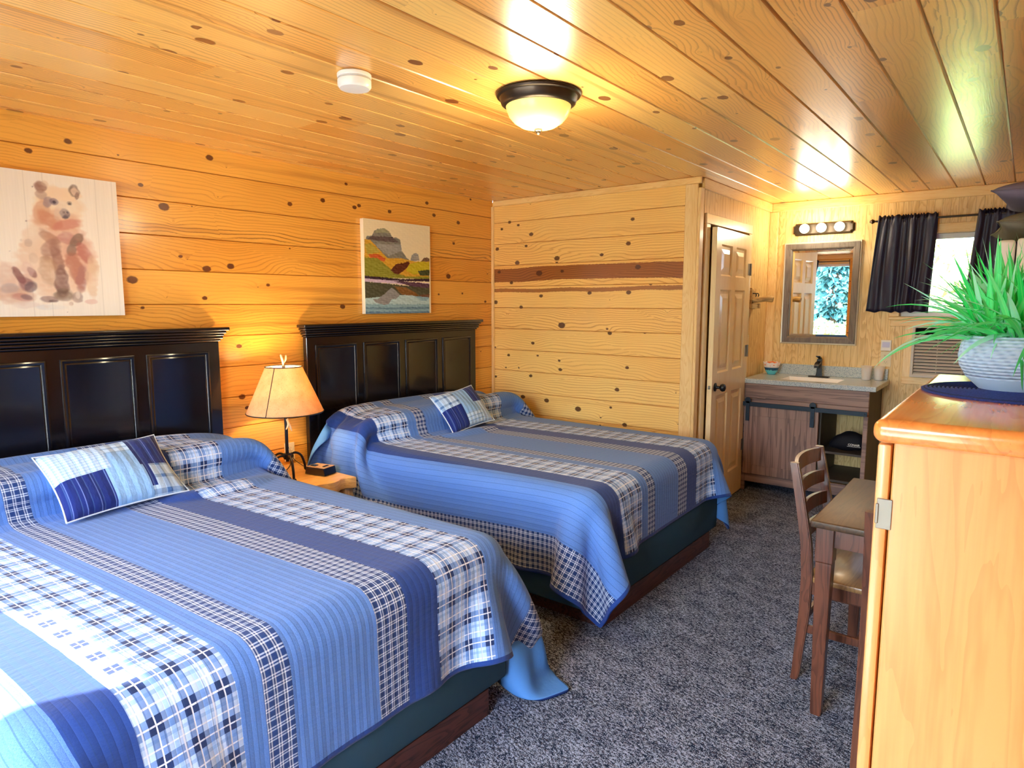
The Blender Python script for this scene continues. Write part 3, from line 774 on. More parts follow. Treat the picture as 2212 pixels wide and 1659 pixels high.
lp = thing('table_lamp', 'black iron tripod lamp with mottled parchment shade, lit, on the nightstand', 'lamp', (.27, 2.155, NZ))
bm = B(); tube(bm, [(0, 0, .085), (0, 0, .64)], .0095, 14); lathe(bm, [(0, .10), (.020, .10), (.022, .105), (.022, .128), (.020, .133), (0, .133)], 20); obj('pole', bm, M_METALBLK, lp, smooth=True)
for a in (-20, 100, 190, 280):
    d = Vector((math.cos(R(a)), math.sin(R(a)), 0)); P = [d * r_ + Vector((0, 0, z)) for r_, z in ((.015, .118), (.06, .125), (.105, .100), (.130, .045), (.135, .013), (.150, .0085), (.165, .012))]
    obj('leg', tube(B(), smoothpath(P, 5), .0072, 10), M_METALBLK, lp, smooth=True)
def shade_mat():
    g = G('mottled parchment', .8, .1); x, y, z = g.obj(); v = g.vec(x, y, z)
    n = g.noise(v, 14, 4, .65); n2 = g.noise(v, 160, 2)
    c = g.mix(n, srgb(250, 226, 176), srgb(216, 160, 108)); c = g.mix(n2.gt(.66) * .4, c, srgb(170, 110, 50)); g.color(c)
    tr = g.nt.nodes.new('ShaderNodeBsdfTranslucent'); g.nt.links.new(c, tr.inputs[0]); mx = g.nt.nodes.new('ShaderNodeMixShader'); mx.inputs[0].default_value = .45
    g.nt.links.new(g.b.outputs[0], mx.inputs[1]); g.nt.links.new(tr.outputs[0], mx.inputs[2]); g.nt.links.new(mx.outputs[0], g.out.inputs[0]); return g.m
bm = B(); n = 48; zs0, zs1, r0_, r1_ = .375, .635, .212, .100
loft(bm, [[(r * math.cos(2 * PI * k / n), r * math.sin(2 * PI * k / n), z) for k in range(n)] for r, z in ((r0_, zs0), (r1_, zs1), (r1_ - .0015, zs1), (r0_ - .0015, zs0), (r0_, zs0))], True, False, False)
sh = obj('lamp_shade', fixn(bm), shade_mat(), lp, smooth=True)
def ring(r, z, w_): b_ = B(); tube(b_, [(r * math.cos(2 * PI * k / 40), r * math.sin(2 * PI * k / 40), z) for k in range(41)], w_, 6); return b_
bm = ring(r0_, zs0, .0032); tmp = ring(r1_, zs1, .0028); merge(bm, tmp)
a = R(-62)
tube(bm, [((r0_ + .001) * math.cos(a), (r0_ + .001) * math.sin(a), zs0), ((r1_ + .001) * math.cos(a), (r1_ + .001) * math.sin(a), zs1)], .0022, 6)
for k in range(3): b_ = 2 * PI * k / 3 + .4; tube(bm, [(0, 0, .645), (r1_ * math.cos(b_), r1_ * math.sin(b_), zs1 - .003)], .0018, 6)
obj('shade_rim', bm, M_METALBLK, sh, smooth=True)
M_ANT = plain('pale antler', srgb(226, 200, 150), .5)
bm = B(); tube(bm, smoothpath([(0, 0, .63), (0, -.004, .665), (0, -.016, .705)], 4), [.006] * 8 + [.003], 8); tube(bm, smoothpath([(0, 0, .655), (0, .014, .675), (0, .018, .700)], 4), [.005] * 8 + [.0025], 8)
obj('antler_finial', bm, M_ANT, lp, smooth=True)
bm = B(); tube(bm, smoothpath([(.012, 0, .335), (.014, .006, .30), (.014, -.010, .275)], 4), [.007] * 6 + [.005, .004, .003], 8); tube(bm, smoothpath([(.012, .002, .325), (.016, .014, .295), (.016, .026, .262)], 4), [.006] * 6 + [.005, .004, .003], 8)
obj('antler_ornament', bm, M_ANT, lp, smooth=True)
g = G('lamp bulb', .5); g.emit((1, .72, .38, 1), 14)
obj('bulb', lathe(B(), [(0, .44), (.013, .44), (.014, .47), (.030, .51), (.031, .53), (.022, .555), (0, .565)], 16), g.m, lp, smooth=True)
pd = bpy.data.lights.new('table_lamp_light', 'POINT'); pd.energy = 17; pd.color = (1, .70, .36); pd.shadow_soft_size = .03
o = bpy.data.objects.new('table_lamp_light', pd); COL.objects.link(o); o.location = (.27, 2.155, NZ + .60)

t = thing('alarm_clock', 'low black charging clock with wood grain top on the nightstand', 'clock', (.38, 2.30, NZ), R(12))
bm = B(); prism(bm, [(-.075, .003), (.075, .003), (.066, .045), (-.066, .045)], -.05, .05, 'y', bev=.003); obj('body', fixn(bm), M_BLACKWOOD, t)
obj('top_plate', box(B(), -.066, .066, -.046, .046, .0455, .048, .001, 1), M_SLABEND, t)
obj('button', box(B(), -.05, -.015, -.03, .0, .0482, .052, .001, 1), M_BLACKWOOD, t); obj('button', box(B(), .03, .045, -.02, .02, .0482, .052, .001, 1), M_BLACKWOOD, t)
def outlet(label, M, parent_cat='outlet', mat=M_CREAM, w_=.07, h_=.115):
    """plate lies in local xz plane, facing -y"""
    t = thing('wall_outlet', label, parent_cat); t.matrix_world = M
    obj('cover_plate', box(B(), -w_ / 2, w_ / 2, -.006, -.0005, -h_ / 2, h_ / 2, .002, 2), mat, t)
    for z in (-.024, .024):
        bm = B(); box(bm, -.017, .017, -.0075, -.0062, z - .014, z + .014, .003, 2)
        s = obj('socket', bm, mat, t)
        obj('slots', box(box(box(B(), -.008, -.006, -.0079, -.0076, z - .001, z + .007), .006, .008, -.0079, -.0076, z - .001, z + .006), -.002, .002, -.0079, -.0076, z - .009, z - .005), M_VOID, s)
    return t
MX = lambda x, y, z, a: Matrix.Translation((x, y, z)) @ Matrix.Rotation(a, 4, 'Z')
outlet('cream double outlet on the board wall behind the table lamp', MX(.001, 2.345, .60, PI / 2))
bm = B(); tube(bm, smoothpath([(.012, 2.335, .585), (.05, 2.32, .55), (.10, 2.28, .538), (.17, 2.21, .537), (.2, 2.18, .537)], 6), .0025, 8); tube(bm, smoothpath([(.012, 2.35, .60), (.05, 2.345, .56), (.15, 2.335, .538), (.27, 2.31, .538)], 6), .0022, 8)
box(bm, .008, .03, 2.332, 2.358, .565, .585, .003, 1); tag(obj('power_cord', bm, M_METALBLK), 'thin black cords running from the outlet behind the lamp to nightstand', 'cord')
# @@P3

# ================================================================== canvases on the left wall
def canvas(label, y0, y1, z0, z1, depth, paint, name):
    n, m = int((y1 - y0) / .0036), int((z1 - z0) / .0036)
    ys = np.linspace(y0, y1, n); zs = np.linspace(z0, z1, m); YY, ZZ = np.meshgrid(ys, zs, indexing='ij')
    C = paint(YY, ZZ)
    bm_me = bpy.data.meshes.new('printed_face'); idx = np.arange(n * m).reshape(n, m)
    V = np.stack([np.full_like(YY, depth + .0006), YY, ZZ], -1).reshape(-1, 3)
    F = np.stack([idx[:-1, :-1], idx[1:, :-1], idx[1:, 1:], idx[:-1, 1:]], -1).reshape(-1, 4)
    bm_me.from_pydata(V.tolist(), [], F.tolist())
    at = bm_me.color_attributes.new('ink', 'FLOAT_COLOR', 'POINT'); lin = np.where(C <= .04045, C / 12.92, ((C + .055) / 1.055) ** 2.4)
    at.data.foreach_set('color', np.concatenate([lin.reshape(-1, 3), np.ones((n * m, 1))], 1).ravel())
    g = G(name + ' ink on canvas', .75, .2); a = g.nt.nodes.new('ShaderNodeAttribute'); a.attribute_name = 'ink'; g.color(a.outputs['Color'])
    x, y, z = g.obj(); g.bump(g.noise(g.vec(x, y, z), 900, 1), .15, .001)
    t = thing('canvas_picture', label, 'picture', (0, 0, 0)); bm_me.materials.append(g.m)
    # wrapped edges
    edge = C[0].mean(0) * .5 + .45
    o = obj('canvas_frame', box(B(), .002, depth, y0, y1, z0, z1, .002, 1), plain(name + ' edge', srgb(236, 228, 200), .7), t)
    f = bpy.data.objects.new('printed_face', bm_me); COL.objects.link(f); f.parent = t
    return t
def smooth_noise(YY, ZZ, f, seed):
    r = np.random.RandomState(seed); out = np.zeros_like(YY)
    for k in range(7):
        a, b, p = r.uniform(-1, 1) * f, r.uniform(-1, 1) * f, r.uniform(0, 6.3)
        out += np.sin(YY * a + ZZ * b + p)
    return out / 7
BEAR = [[0.947,1.612,0.099,0.092,0,[226,200,176],0.8],[0.976,1.559,0.097,0.044,5,[196,150,120],0.55],[0.958,1.641,0.045,0.053,0,[214,180,156],0.5],[1.148,1.688,0.153,0.167,0,[226,196,166],0.9],[1.081,1.794,0.061,0.099,10,[228,204,176],0.85],[1.201,1.803,0.093,0.087,0,[222,186,160],0.85],[1.251,1.734,0.072,0.135,-5,[214,170,146],0.8],[1.186,1.968,0.111,0.091,0,[236,214,180],0.95],[1.198,2.019,0.078,0.035,0,[238,212,176],0.8],[1.172,1.901,0.106,0.055,0,[220,180,148],0.8],[1.113,1.935,0.035,0.059,20,[206,158,124],0.7],[1.141,1.898,0.054,0.035,35,[196,134,104],0.7],[1.207,1.884,0.06,0.025,-20,[198,128,112],0.65],[1.112,2.043,0.027,0.028,0,[140,100,84],0.9],[1.131,2.06,0.015,0.015,0,[214,190,160],0.6],[1.114,2.009,0.026,0.02,0,[176,150,134],0.7],[1.247,2.041,0.024,0.029,0,[120,98,84],0.8],[1.249,2.038,0.017,0.021,0,[224,196,170],0.9],[1.257,2.017,0.009,0.02,10,[130,100,90],0.7],[1.138,1.977,0.018,0.03,15,[150,130,130],0.7],[1.163,1.983,0.02,0.018,0,[120,104,112],0.85],[1.163,1.981,0.009,0.008,0,[60,52,60],0.95],[1.224,1.982,0.011,0.01,0,[110,100,96],0.8],[1.224,1.981,0.006,0.005,0,[60,54,54],0.95],[1.203,1.935,0.022,0.024,0,[120,108,112],0.95],[1.199,1.939,0.006,0.006,0,[60,52,58],0.9],[1.213,1.94,0.005,0.005,0,[60,52,58],0.9],[1.202,1.917,0.014,0.008,0,[90,82,86],0.7],[1.186,1.948,0.023,0.056,25,[216,200,180],0.5],[1.131,1.818,0.058,0.025,40,[176,130,104],0.7],[1.202,1.823,0.037,0.031,0,[180,120,112],0.6],[1.243,1.816,0.023,0.041,40,[120,98,84],0.8],[1.217,1.768,0.021,0.031,20,[140,118,104],0.75],[1.136,1.768,0.04,0.055,30,[150,112,98],0.6],[1.158,1.709,0.027,0.102,-8,[140,96,82],0.65],[1.12,1.677,0.04,0.076,0,[176,140,108],0.6],[1.169,1.617,0.032,0.082,0,[106,74,70],0.8],[1.172,1.561,0.041,0.031,0,[110,90,74],0.75],[1.229,1.681,0.038,0.088,-15,[168,104,84],0.6],[1.272,1.756,0.029,0.057,-25,[176,104,92],0.65],[1.254,1.64,0.029,0.068,10,[168,120,112],0.6],[1.292,1.631,0.029,0.09,0,[226,196,160],0.65],[1.306,1.695,0.024,0.058,-10,[222,196,160],0.6],[1.003,1.643,0.017,0.044,-25,[112,66,66],0.75],[1.025,1.609,0.03,0.03,30,[140,96,96],0.7],[1.045,1.594,0.026,0.025,0,[110,92,96],0.75],[1.054,1.659,0.015,0.03,-30,[120,70,70],0.65],[1.038,1.673,0.025,0.04,0,[220,190,176],0.5],[1.051,1.792,0.017,0.02,0,[190,166,146],0.6],[1.063,1.724,0.02,0.03,0,[206,184,160],0.6],[0.966,1.588,0.041,0.024,0,[170,160,160],0.5],[1.004,1.549,0.046,0.018,10,[186,130,116],0.7],[1.025,1.549,0.025,0.012,10,[120,100,100],0.6],[1.11,1.54,0.04,0.015,5,[130,104,100],0.7],[1.128,1.532,0.022,0.007,0,[96,76,76],0.7],[1.229,1.551,0.024,0.026,0,[150,130,120],0.6],[1.23,1.561,0.01,0.018,0,[226,214,196],0.8],[1.285,1.53,0.029,0.013,0,[222,186,168],0.6],[1.199,1.52,0.011,0.01,0,[180,150,124],0.6],[1.022,1.515,0.06,0.018,0,[224,210,196],0.6],[1.112,1.504,0.072,0.013,0,[214,218,214],0.5],[1.083,2.04,0.004,0.004,0,[130,120,110],0.9],[1.048,1.885,0.004,0.004,0,[150,130,120],0.8],[1.023,1.8,0.006,0.007,0,[220,208,190],0.7],[0.976,1.751,0.002,0.003,0,[120,110,110],0.8],[1.18,1.481,0.002,0.003,0,[110,90,90],0.8]]
LAND = [[[[2.94,1.437],[2.962,2.087],[3.571,2.084],[3.558,1.44]],[236,226,186]],[[[2.956,1.917],[2.976,1.973],[2.997,1.972],[3.023,1.977],[3.042,2.009],[3.072,2.026],[3.132,2.035],[3.177,2.018],[3.207,1.974],[3.238,1.982],[3.277,1.968],[3.291,1.893],[3.338,1.843],[3.387,1.816],[2.951,1.761]],[128,128,116]],[[[3.035,1.997],[3.072,2.023],[3.132,2.034],[3.17,2.02],[3.188,2.007]],[150,152,120]],[[[3.023,1.974],[3.207,1.983],[3.238,1.959],[3.277,1.945],[3.055,1.946],[2.975,1.954]],[96,82,78]],[[[3.054,1.923],[3.284,1.934],[3.291,1.893],[3.172,1.851],[3.068,1.902]],[150,152,146]],[[[3.37,1.821],[3.388,1.869],[3.422,1.883],[3.451,1.879],[3.463,1.831]],[150,152,146]],[[[3.479,1.826],[3.506,1.852],[3.54,1.86],[3.566,1.849],[3.566,1.824]],[110,84,64]],[[[2.957,1.95],[3.004,1.948],[3.054,1.912],[3.105,1.87],[3.157,1.833],[3.282,1.84],[3.412,1.823],[3.566,1.83],[3.563,1.713],[2.949,1.706]],[206,158,50]],[[[2.986,1.852],[3.074,1.857],[3.141,1.827],[3.125,1.809],[3.0,1.831]],[196,92,44]],[[[2.956,1.917],[3.01,1.926],[3.053,1.901],[3.097,1.87],[2.979,1.852]],[176,160,66]],[[[2.953,1.828],[3.066,1.829],[3.14,1.787],[3.2,1.749],[3.327,1.712],[3.564,1.72],[3.563,1.701],[2.949,1.695]],[140,140,50]],[[[3.362,1.803],[3.479,1.826],[3.566,1.824],[3.565,1.769],[3.41,1.727],[3.328,1.754]],[190,176,40]],[[[3.444,1.758],[3.565,1.769],[3.564,1.726],[3.469,1.723]],[70,76,44]],[[[3.181,1.754],[3.241,1.8],[3.313,1.809],[3.354,1.823],[3.368,1.809],[3.336,1.772],[3.295,1.747],[3.255,1.725],[3.216,1.729]],[92,44,26]],[[[2.949,1.706],[3.047,1.703],[3.278,1.693],[3.563,1.704],[3.563,1.683],[3.277,1.678],[2.949,1.689]],[56,36,50]],[[[2.949,1.689],[3.277,1.678],[3.563,1.67],[3.562,1.639],[3.277,1.657],[2.948,1.667]],[206,186,206]],[[[3.198,1.679],[3.442,1.673],[3.562,1.664],[3.562,1.627],[3.358,1.647]],[90,62,80]],[[[2.948,1.667],[3.121,1.66],[3.562,1.633],[3.56,1.565],[2.944,1.555]],[82,82,60]],[[[3.213,1.641],[3.325,1.635],[3.415,1.6],[3.457,1.576],[3.348,1.569],[3.267,1.592]],[130,92,48]],[[[3.457,1.582],[3.561,1.59],[3.56,1.565],[3.516,1.537],[3.473,1.546]],[110,76,56]],[[[2.944,1.555],[3.028,1.552],[3.275,1.581],[3.56,1.565],[3.558,1.428],[2.94,1.437]],[140,176,186]],[[[3.267,1.58],[3.389,1.579],[3.473,1.54],[3.525,1.537],[3.56,1.565],[3.559,1.515],[2.943,1.516],[2.944,1.555]],[176,206,206]],[[[3.016,1.55],[3.057,1.55],[3.119,1.585],[3.189,1.632],[3.228,1.609],[3.267,1.58],[3.226,1.551],[3.187,1.55],[3.155,1.515],[3.116,1.51],[3.042,1.527]],[142,142,140]],[[[2.942,1.496],[3.116,1.492],[3.559,1.496],[3.559,1.478],[3.115,1.479],[2.942,1.485]],[108,140,156]],[[[2.941,1.465],[3.558,1.462],[3.558,1.428],[2.94,1.437]],[104,134,156]]]

def paint_bear(YY, ZZ):
    C = np.zeros(YY.shape + (3,)); base = np.array([242, 236, 218]) / 255
    grain = smooth_noise(YY * 6, ZZ * .25, 160, 1) * .018 + ((YY * 14 + .3) % 1 < .03) * -.06
    C[:] = base; C += grain[..., None]
    n1 = smooth_noise(YY, ZZ, 120, 2); n2 = smooth_noise(YY, ZZ, 300, 3); n3 = smooth_noise(YY, ZZ, 60, 5)
    for y, z, ry, rz, a, col, al in BEAR:
        ca, sa = math.cos(R(-a)), math.sin(R(-a)); dy, dz = YY - y, ZZ - z
        u = (dy * ca + dz * sa) / ry; v = (-dy * sa + dz * ca) / rz
        d = np.sqrt(u * u + v * v) + n1 * .22 + n2 * .16
        k = np.clip((1.05 - d) / .28, 0, 1) * al * np.clip(.85 + n3 * .5 + n2 * .25, .4, 1)
        C = C * (1 - k[..., None]) + (np.array(col) / 255) * k[..., None]
    return np.clip(C, 0, 1)
def paint_land(YY, ZZ):
    C = np.zeros(YY.shape + (3,)); C[:] = np.array([236, 226, 186]) / 255
    n1 = smooth_noise(YY, ZZ, 260, 11); n2 = smooth_noise(YY, ZZ * 2, 600, 12); n3 = smooth_noise(YY * .3, ZZ * 3, 300, 13)
    Yj = YY + n2 * .002; Zj = ZZ + n1 * .003
    for pts, col in LAND:
        ins = np.zeros(YY.shape, bool); P = pts
        for (ya, za), (yb, zb) in zip(P, P[1:] + P[:1]):
            c = ((za > Zj) != (zb > Zj)) & (Yj < (yb - ya) * (Zj - za) / ((zb - za) or 1e-9) + ya); ins ^= c
        tex = (n2 * .10 + n3 * .12 + n1 * .06) * (1 if max(col) < 225 else .25)
        cc = np.clip(np.array(col) / 255 + tex[..., None], 0, 1); C[ins] = cc[ins]
    return np.clip(C, 0, 1)
canvas('square canvas print of a sitting watercolour brown bear, above the front headboard', .80, 1.431, 1.463, 2.106, .034, paint_bear, 'bear print')
canvas('canvas print of a grey butte over autumn trees and lake, above the rear headboard', 2.950, 3.575, 1.450, 2.087, .038, paint_land, 'butte print')

# ================================================================== ceiling fittings
t = thing('smoke_detector', 'round white smoke detector on the board ceiling', 'smoke detector', (1.568, 1.655, H - .0015))
obj('housing', lathe(B(), [(0, 0), (.058, 0), (.062, -.004), (.062, -.014), (.057, -.018), (.057, -.021), (.061, -.025), (.061, -.045), (.054, -.054), (.03, -.057), (0, -.057)], 40), M_WHITE, t, smooth=True)
obj('base_ring', ring(.0585, -.0195, .0022), plain('grey seam', srgb(190, 188, 184), .6), t)
t = thing('ceiling_light', 'flush ceiling light with dark bronze rim and glowing alabaster glass bowl', 'ceiling light', (1.965, 2.262, H - .0015))
obj('rim', lathe(B(), [(0, 0), (.168, 0), (.172, -.006), (.168, -.013), (.158, -.016), (.150, -.040), (.136, -.050), (.130, -.050), (.130, -.03), (0, -.03)], 56), M_BRONZE, t, smooth=True)
g = G('glowing alabaster glass', .25, .5); x, y, z = g.obj(); nn = g.noise(g.vec(x, y, z), 9, 3)
c = g.mix(nn, srgb(255, 236, 150), srgb(250, 222, 120)); g.color(c)
hot = (1 - ((x - .035) * (x - .035) + (y + .02) * (y + .02)).sq() / .085).cl()
g.nt.links.new(g.mix(hot * hot, srgb(250, 224, 116), srgb(255, 252, 214)), g.b.inputs['Emission Color'])
g.nt.links.new((hot * hot * 1.6 + .62).v, g.b.inputs['Emission Strength'])
obj('glass_bowl', lathe(B(), [(.132, -.046), (.130, -.060), (.118, -.088), (.098, -.110), (.070, -.127), (.035, -.136), (0, -.138)], 56), g.m, t, smooth=True)
obj('finial', lathe(B(), [(0, -.134), (.016, -.136), (.017, -.142), (.010, -.146), (.009, -.152), (.004, -.158), (0, -.159)], 20), M_BRONZE, t, smooth=True)
pd = bpy.data.lights.new('ceiling_light_light', 'POINT'); pd.specular_factor = .3; pd.energy = 20; pd.color = (1, .84, .55); pd.shadow_soft_size = .10
o = bpy.data.objects.new('ceiling_light_light', pd); COL.objects.link(o); o.location = (1.965, 2.262, H - .24)

# ================================================================== back wall: vanity light, mirror, small plates
t = thing('vanity_light', 'bronze three-globe light bar above the mirror, lit', 'wall light', (2.218, VY, 2.127))
bm = B(); hw, hh = .232, .048
def notched(hw, hh, c, k=5):
    P = []
    for sx, sy, a0 in ((1, 1, 180), (-1, 1, 270), (-1, -1, 0), (1, -1, 90)):
        cx_, cy_ = sx * hw, sy * hh; seq = []
        for i in range(k + 1):
            a = R(a0 + 90 * i / k); seq.append((cx_ + c * math.cos(a), cy_ + c * math.sin(a)))
        P += seq[::-1]
    return P
P_ = notched(hw, hh, .018)
loft(bm, [[(a * s_, -d, b * s2) for a, b in P_] for s_, s2, d in ((1, 1, .0005), (1, 1, .012), (.97, .86, .020), (.96, .80, .030), (.95, .74, .034))], True); fixn(bm)
obj('back_plate', bm, M_BRONZE, t)
g = G('lit globe bulb', .3); g.emit((1.0, .90, .62, 1), 5.0)
for dx in (-.128, 0, .150 * .9):
    s = obj('lamp_socket', lathe(B(), [(0, .030), (.020, .030), (.018, .046), (0, .046)], 20, Matrix.Translation((dx, 0, 0)) @ Matrix.Rotation(PI / 2, 4, 'X')), M_BRONZE, t, smooth=True)
    b_ = B(); bmesh.ops.create_uvsphere(b_, u_segments=24, v_segments=16, radius=.038); bmesh.ops.translate(b_, vec=(dx, -.082, 0), verts=b_.verts)
    obj('globe_bulb', b_, g.m, t, smooth=True)
    pd = bpy.data.lights.new('vanity_bulb_light', 'POINT'); pd.specular_factor = .25; pd.energy = 3.2; pd.color = (1, .88, .66); pd.shadow_soft_size = .038
    o = bpy.data.objects.new('vanity_bulb_light', pd); COL.objects.link(o); o.location = (2.218 + dx, VY - .16, 2.127)
t = thing('wall_mirror', 'rectangular wall mirror in a grey brown wood frame above the sink', 'mirror', (2.218, VY, 1.602))
t.rotation_euler = (R(0.0), 0, 0)
W2, H2 = .295, .420; fw = .062
def frame(bm, w2, h2, fw, d0, d1, pf):
    for k in range(4):
        pass
bm = B(); r = lambda w_, h_, d: [(-w_, -d, -h_), (w_, -d, -h_), (w_, -d, h_), (-w_, -d, h_)]
loft(bm, [r(W2 - fw, H2 - fw, .004), r(W2 - fw, H2 - fw, .018), r(W2 - fw + .010, H2 - fw + .010, .024), r(W2 - .014, H2 - .014, .028), r(W2 - .012, H2 - .012, .018), r(W2 - .012, H2 - .012, .001)], True, False, False); fixn(bm)
obj('frame', bm, wood('weathered grey brown wood', srgb(116, 104, 92), srgb(78, 68, 60), 'z', 8, .5, .1, .7), t)
bm = B(); loft(bm, [r(W2 - .0118, H2 - .0118, .001), r(W2 - .0118, H2 - .0118, .020), r(W2 - .004, H2 - .004, .022), r(W2, H2, .018), r(W2, H2, .001)], True, False, False); fixn(bm)
obj('silver_edge', bm, plain('silver leaf edge', srgb(214, 206, 184), .35, metal=.4), t)
g = G('mirror glass', .0, metal=1, base=(.93, .95, .94, 1))
bm = B(); a, b = W2 - fw + .001, H2 - fw + .001; cc = .022
loft(bm, [r(a, b, .006), r(a - cc, b - cc, .0095)], True, True, True); fixn(bm)
obj('mirror_glass', bm, g.m, t)
# remote wall unit and outlet
t = thing('thermostat', 'small white wall controller with pale screen above the cream outlet', 'thermostat', (2.726, VY, 1.192))
obj('case', box(B(), -.036, .036, -.022, -.0005, -.042, .044, .004, 2), M_WHITE, t); obj('screen', box(B(), -.026, .026, -.0235, -.0222, -.014, .028, .001, 1), plain('pale lavender screen', srgb(196, 194, 226), .3), t)
outlet('cream outlet right of the sink, directly below the white wall controller', MX(2.728, VY - .0002, 1.085, 0), w_=.075, h_=.118)
t = thing('light_switch', 'cream double light switch plate beside the bathroom door trim', 'light switch', (DX, 5.437, 1.19))
obj('cover_plate', box(B(), .0005, .006, -.03, .03, -.075, .075, .002, 2), M_CREAM, t)
for z in (-.032, .032): obj('rocker', box(B(), .0062, .010, -.014, .014, z - .024, z + .024, .002, 1), M_CREAM, t)
t = thing('log_towel_holder', 'rustic wooden wall holder with a log peg, between door and mirror', 'towel holder', (DX, 5.50, 1.555))
M_RUST = wood('weathered rustic wood', srgb(206, 172, 112), srgb(126, 98, 58), 'x', 9, .6, 0, .8)
bm = B(); prism(bm, [(-.055, -.075), (.050, -.08), (.055, .02), (.048, .085), (.02, .07), (-.03, .078), (-.058, .092)], .0005, .022, 'x', bev=.003); obj('back_board', fixn(bm), M_RUST, t)
obj('log_peg', tube(B(), smoothpath([(.022, -.02, -.01), (.08, -.018, -.004), (.13, -.012, .004), (.178, -.008, -.004)], 4), [.020, .021, .022, .022, .021, .021, .022, .024, .025, .026, .025, .024, .020], 14), M_RUST, t, smooth=True)
obj('peg_block', box(B(), .022, .07, -.045, .02, -.075, -.034, .003, 1), M_RUST, t)
for y in (-.03, .03): obj('hook', tube(B(), smoothpath([(.022, y, .045), (.045, y, .045), (.05, y, .03), (.045, y, .02)], 3), .004, 8), M_METALBLK, t)

# ================================================================== vanity
X0, X1, YF, CT = 1.818, 2.722, 5.365, .885
t = thing('vanity_cabinet', 'grey brown bathroom vanity with black barn-door rail and open shelf', 'cabinet', (0, 0, 0))
bm = B(); box(bm, X0, X0 + .018, YF, VY - .016, 0, CT); box(bm, X1 - .018, X1, YF, VY - .016, 0, CT); box(bm, 2.385, 2.403, YF + .004, VY - .016, .19, .70)
box(bm, X0 + .018, X1 - .018, YF + .002, VY - .016, .172, .19)
obj('carcass', bm, M_VANDK, t)
bm = B(); box(bm, X0 + .018, X1 - .018, YF, YF + .02, .70, .772); box(bm, X0 + .0, X0 + .018, YF - .001, YF + .0, .0, CT); box(bm, X1 - .03, X1, YF - .016, YF - .0005, 0, .70, .002, 1); box(bm, X0, X0 + .03, YF - .016, YF - .0005, 0, .70, .002, 1)
box(bm, X0 + .03, X1 - .03, YF - .012, YF + .004, .075, .165, .002, 1); obj('face_frame', bm, M_VANX, t)
obj('drawer_front', box(B(), X0, X1, YF - .018, YF - .0005, .765, CT - .002, .003, 1), M_VANX, t)
obj('lower_rail', box(B(), X0, X1, YF - .014, YF - .0005, .705, .763, .002, 1), M_VANX, t)
obj('shelf', box(B(), 2.403, X1 - .018, YF + .01, VY - .05, .385, .402), M_VANDK, t)
d = obj('sliding_door', box(box(box(box(box(B(), 1.842, 2.388, YF - .040, YF - .026, .155, .70), 1.838, 1.902, YF - .046, YF - .020, .150, .702, .002, 1), 2.328, 2.392, YF - .046, YF - .020, .150, .702, .002, 1),
    1.9025, 2.3275, YF - .045, YF - .021, .628, .701, .002, 1), 1.9025, 2.3275, YF - .045, YF - .021, .151, .225, .002, 1), M_VAN, t)
M_RAIL = plain('dark blue grey steel', srgb(38, 52, 66), .5, .4, metal=.4)
rl = obj('barn_rail', box(B(), X0 + .002, X1 - .002, YF - .062, YF - .055, .704, .738, .001, 1), M_RAIL, t)
for x in (1.835, 2.70): obj('rail_bolt', lathe(B(), [(0, 0), (.008, 0), (.007, .005), (0, .006)], 10, Matrix.Translation((x, YF - .062, .721)) @ Matrix.Rotation(PI / 2, 4, 'X')), M_RAIL, rl)
for x in (1.865, 2.352):
    bm = B(); box(bm, x - .015, x + .015, YF - .068, YF - .063, .585, .745, .001, 1); lathe(bm, [(0, 0), (.024, 0), (.024, .006), (0, .006)], 20, Matrix.Translation((x, YF - .062, .752)) @ Matrix.Rotation(PI / 2, 4, 'X'))
    for z in (.60, .655): lathe(bm, [(0, 0), (.005, 0), (.004, .004), (0, .004)], 8, Matrix.Translation((x, YF - .068, z)) @ Matrix.Rotation(PI / 2, 4, 'X'))
    obj('roller_hanger', bm, M_RAIL, d)
t = thing('vanity_countertop', 'speckled grey countertop with backsplash and white inset sink', 'countertop', (0, 0, 0))
cx0, cx1, cy0, cy1 = 1.806, 2.765, 5.33, VY - .002; sx0, sx1, sy0, sy1 = 2.06, 2.48, 5.44, 5.72; ct = .922
bm = B(); box(bm, cx0, sx0, cy0, cy1, CT, ct, .004, 2); box(bm, sx1, cx1, cy0, cy1, CT, ct, .004, 2); box(bm, sx0 - .004, sx1 + .004, cy0, sy0, CT, ct, .004, 2); box(bm, sx0 - .004, sx1 + .004, sy1, cy1, CT, ct, .004, 2)
obj('top', bm, M_COUNTER, t)
obj('backsplash', box(B(), cx0 + .02, cx1 - .012, VY - .024, VY - .002, ct + .0002, 1.008, .003, 2), M_COUNTER, t)
bm = B(); rr_ = lambda i, z: [(sx0 + i, sy0 + i, z), (sx1 - i, sy0 + i, z), (sx1 - i, sy1 - i, z), (sx0 + i, sy1 - i, z)]
loft(bm, [rr_(.0, ct - .002), rr_(.003, ct - .012), rr_(.02, ct - .10), rr_(.06, ct - .125)], True, False, True); bmesh.ops.reverse_faces(bm, faces=bm.faces)
obj('sink_basin', bm, plain('white porcelain', srgb(244, 244, 240), .12), t, smooth=True)
t = thing('faucet', 'black single-lever bathroom faucet behind the sink', 'faucet', (2.272, 5.79, ct + .0005))
obj('base_plate', box(B(), -.078, .078, -.026, .026, 0, .007, .003, 2), M_METALBLK, t)
bm = B(); sq = lambda w_, d_, z, y: [(-w_, y - d_, z), (w_, y - d_, z), (w_, y + d_, z), (-w_, y + d_, z)]
loft(bm, [sq(.024, .024, .007, 0), sq(.019, .020, .03, 0), sq(.016, .018, .09, .002), sq(.018, .021, .135, .0), sq(.016, .020, .15, .004)], True); fixn(bm)
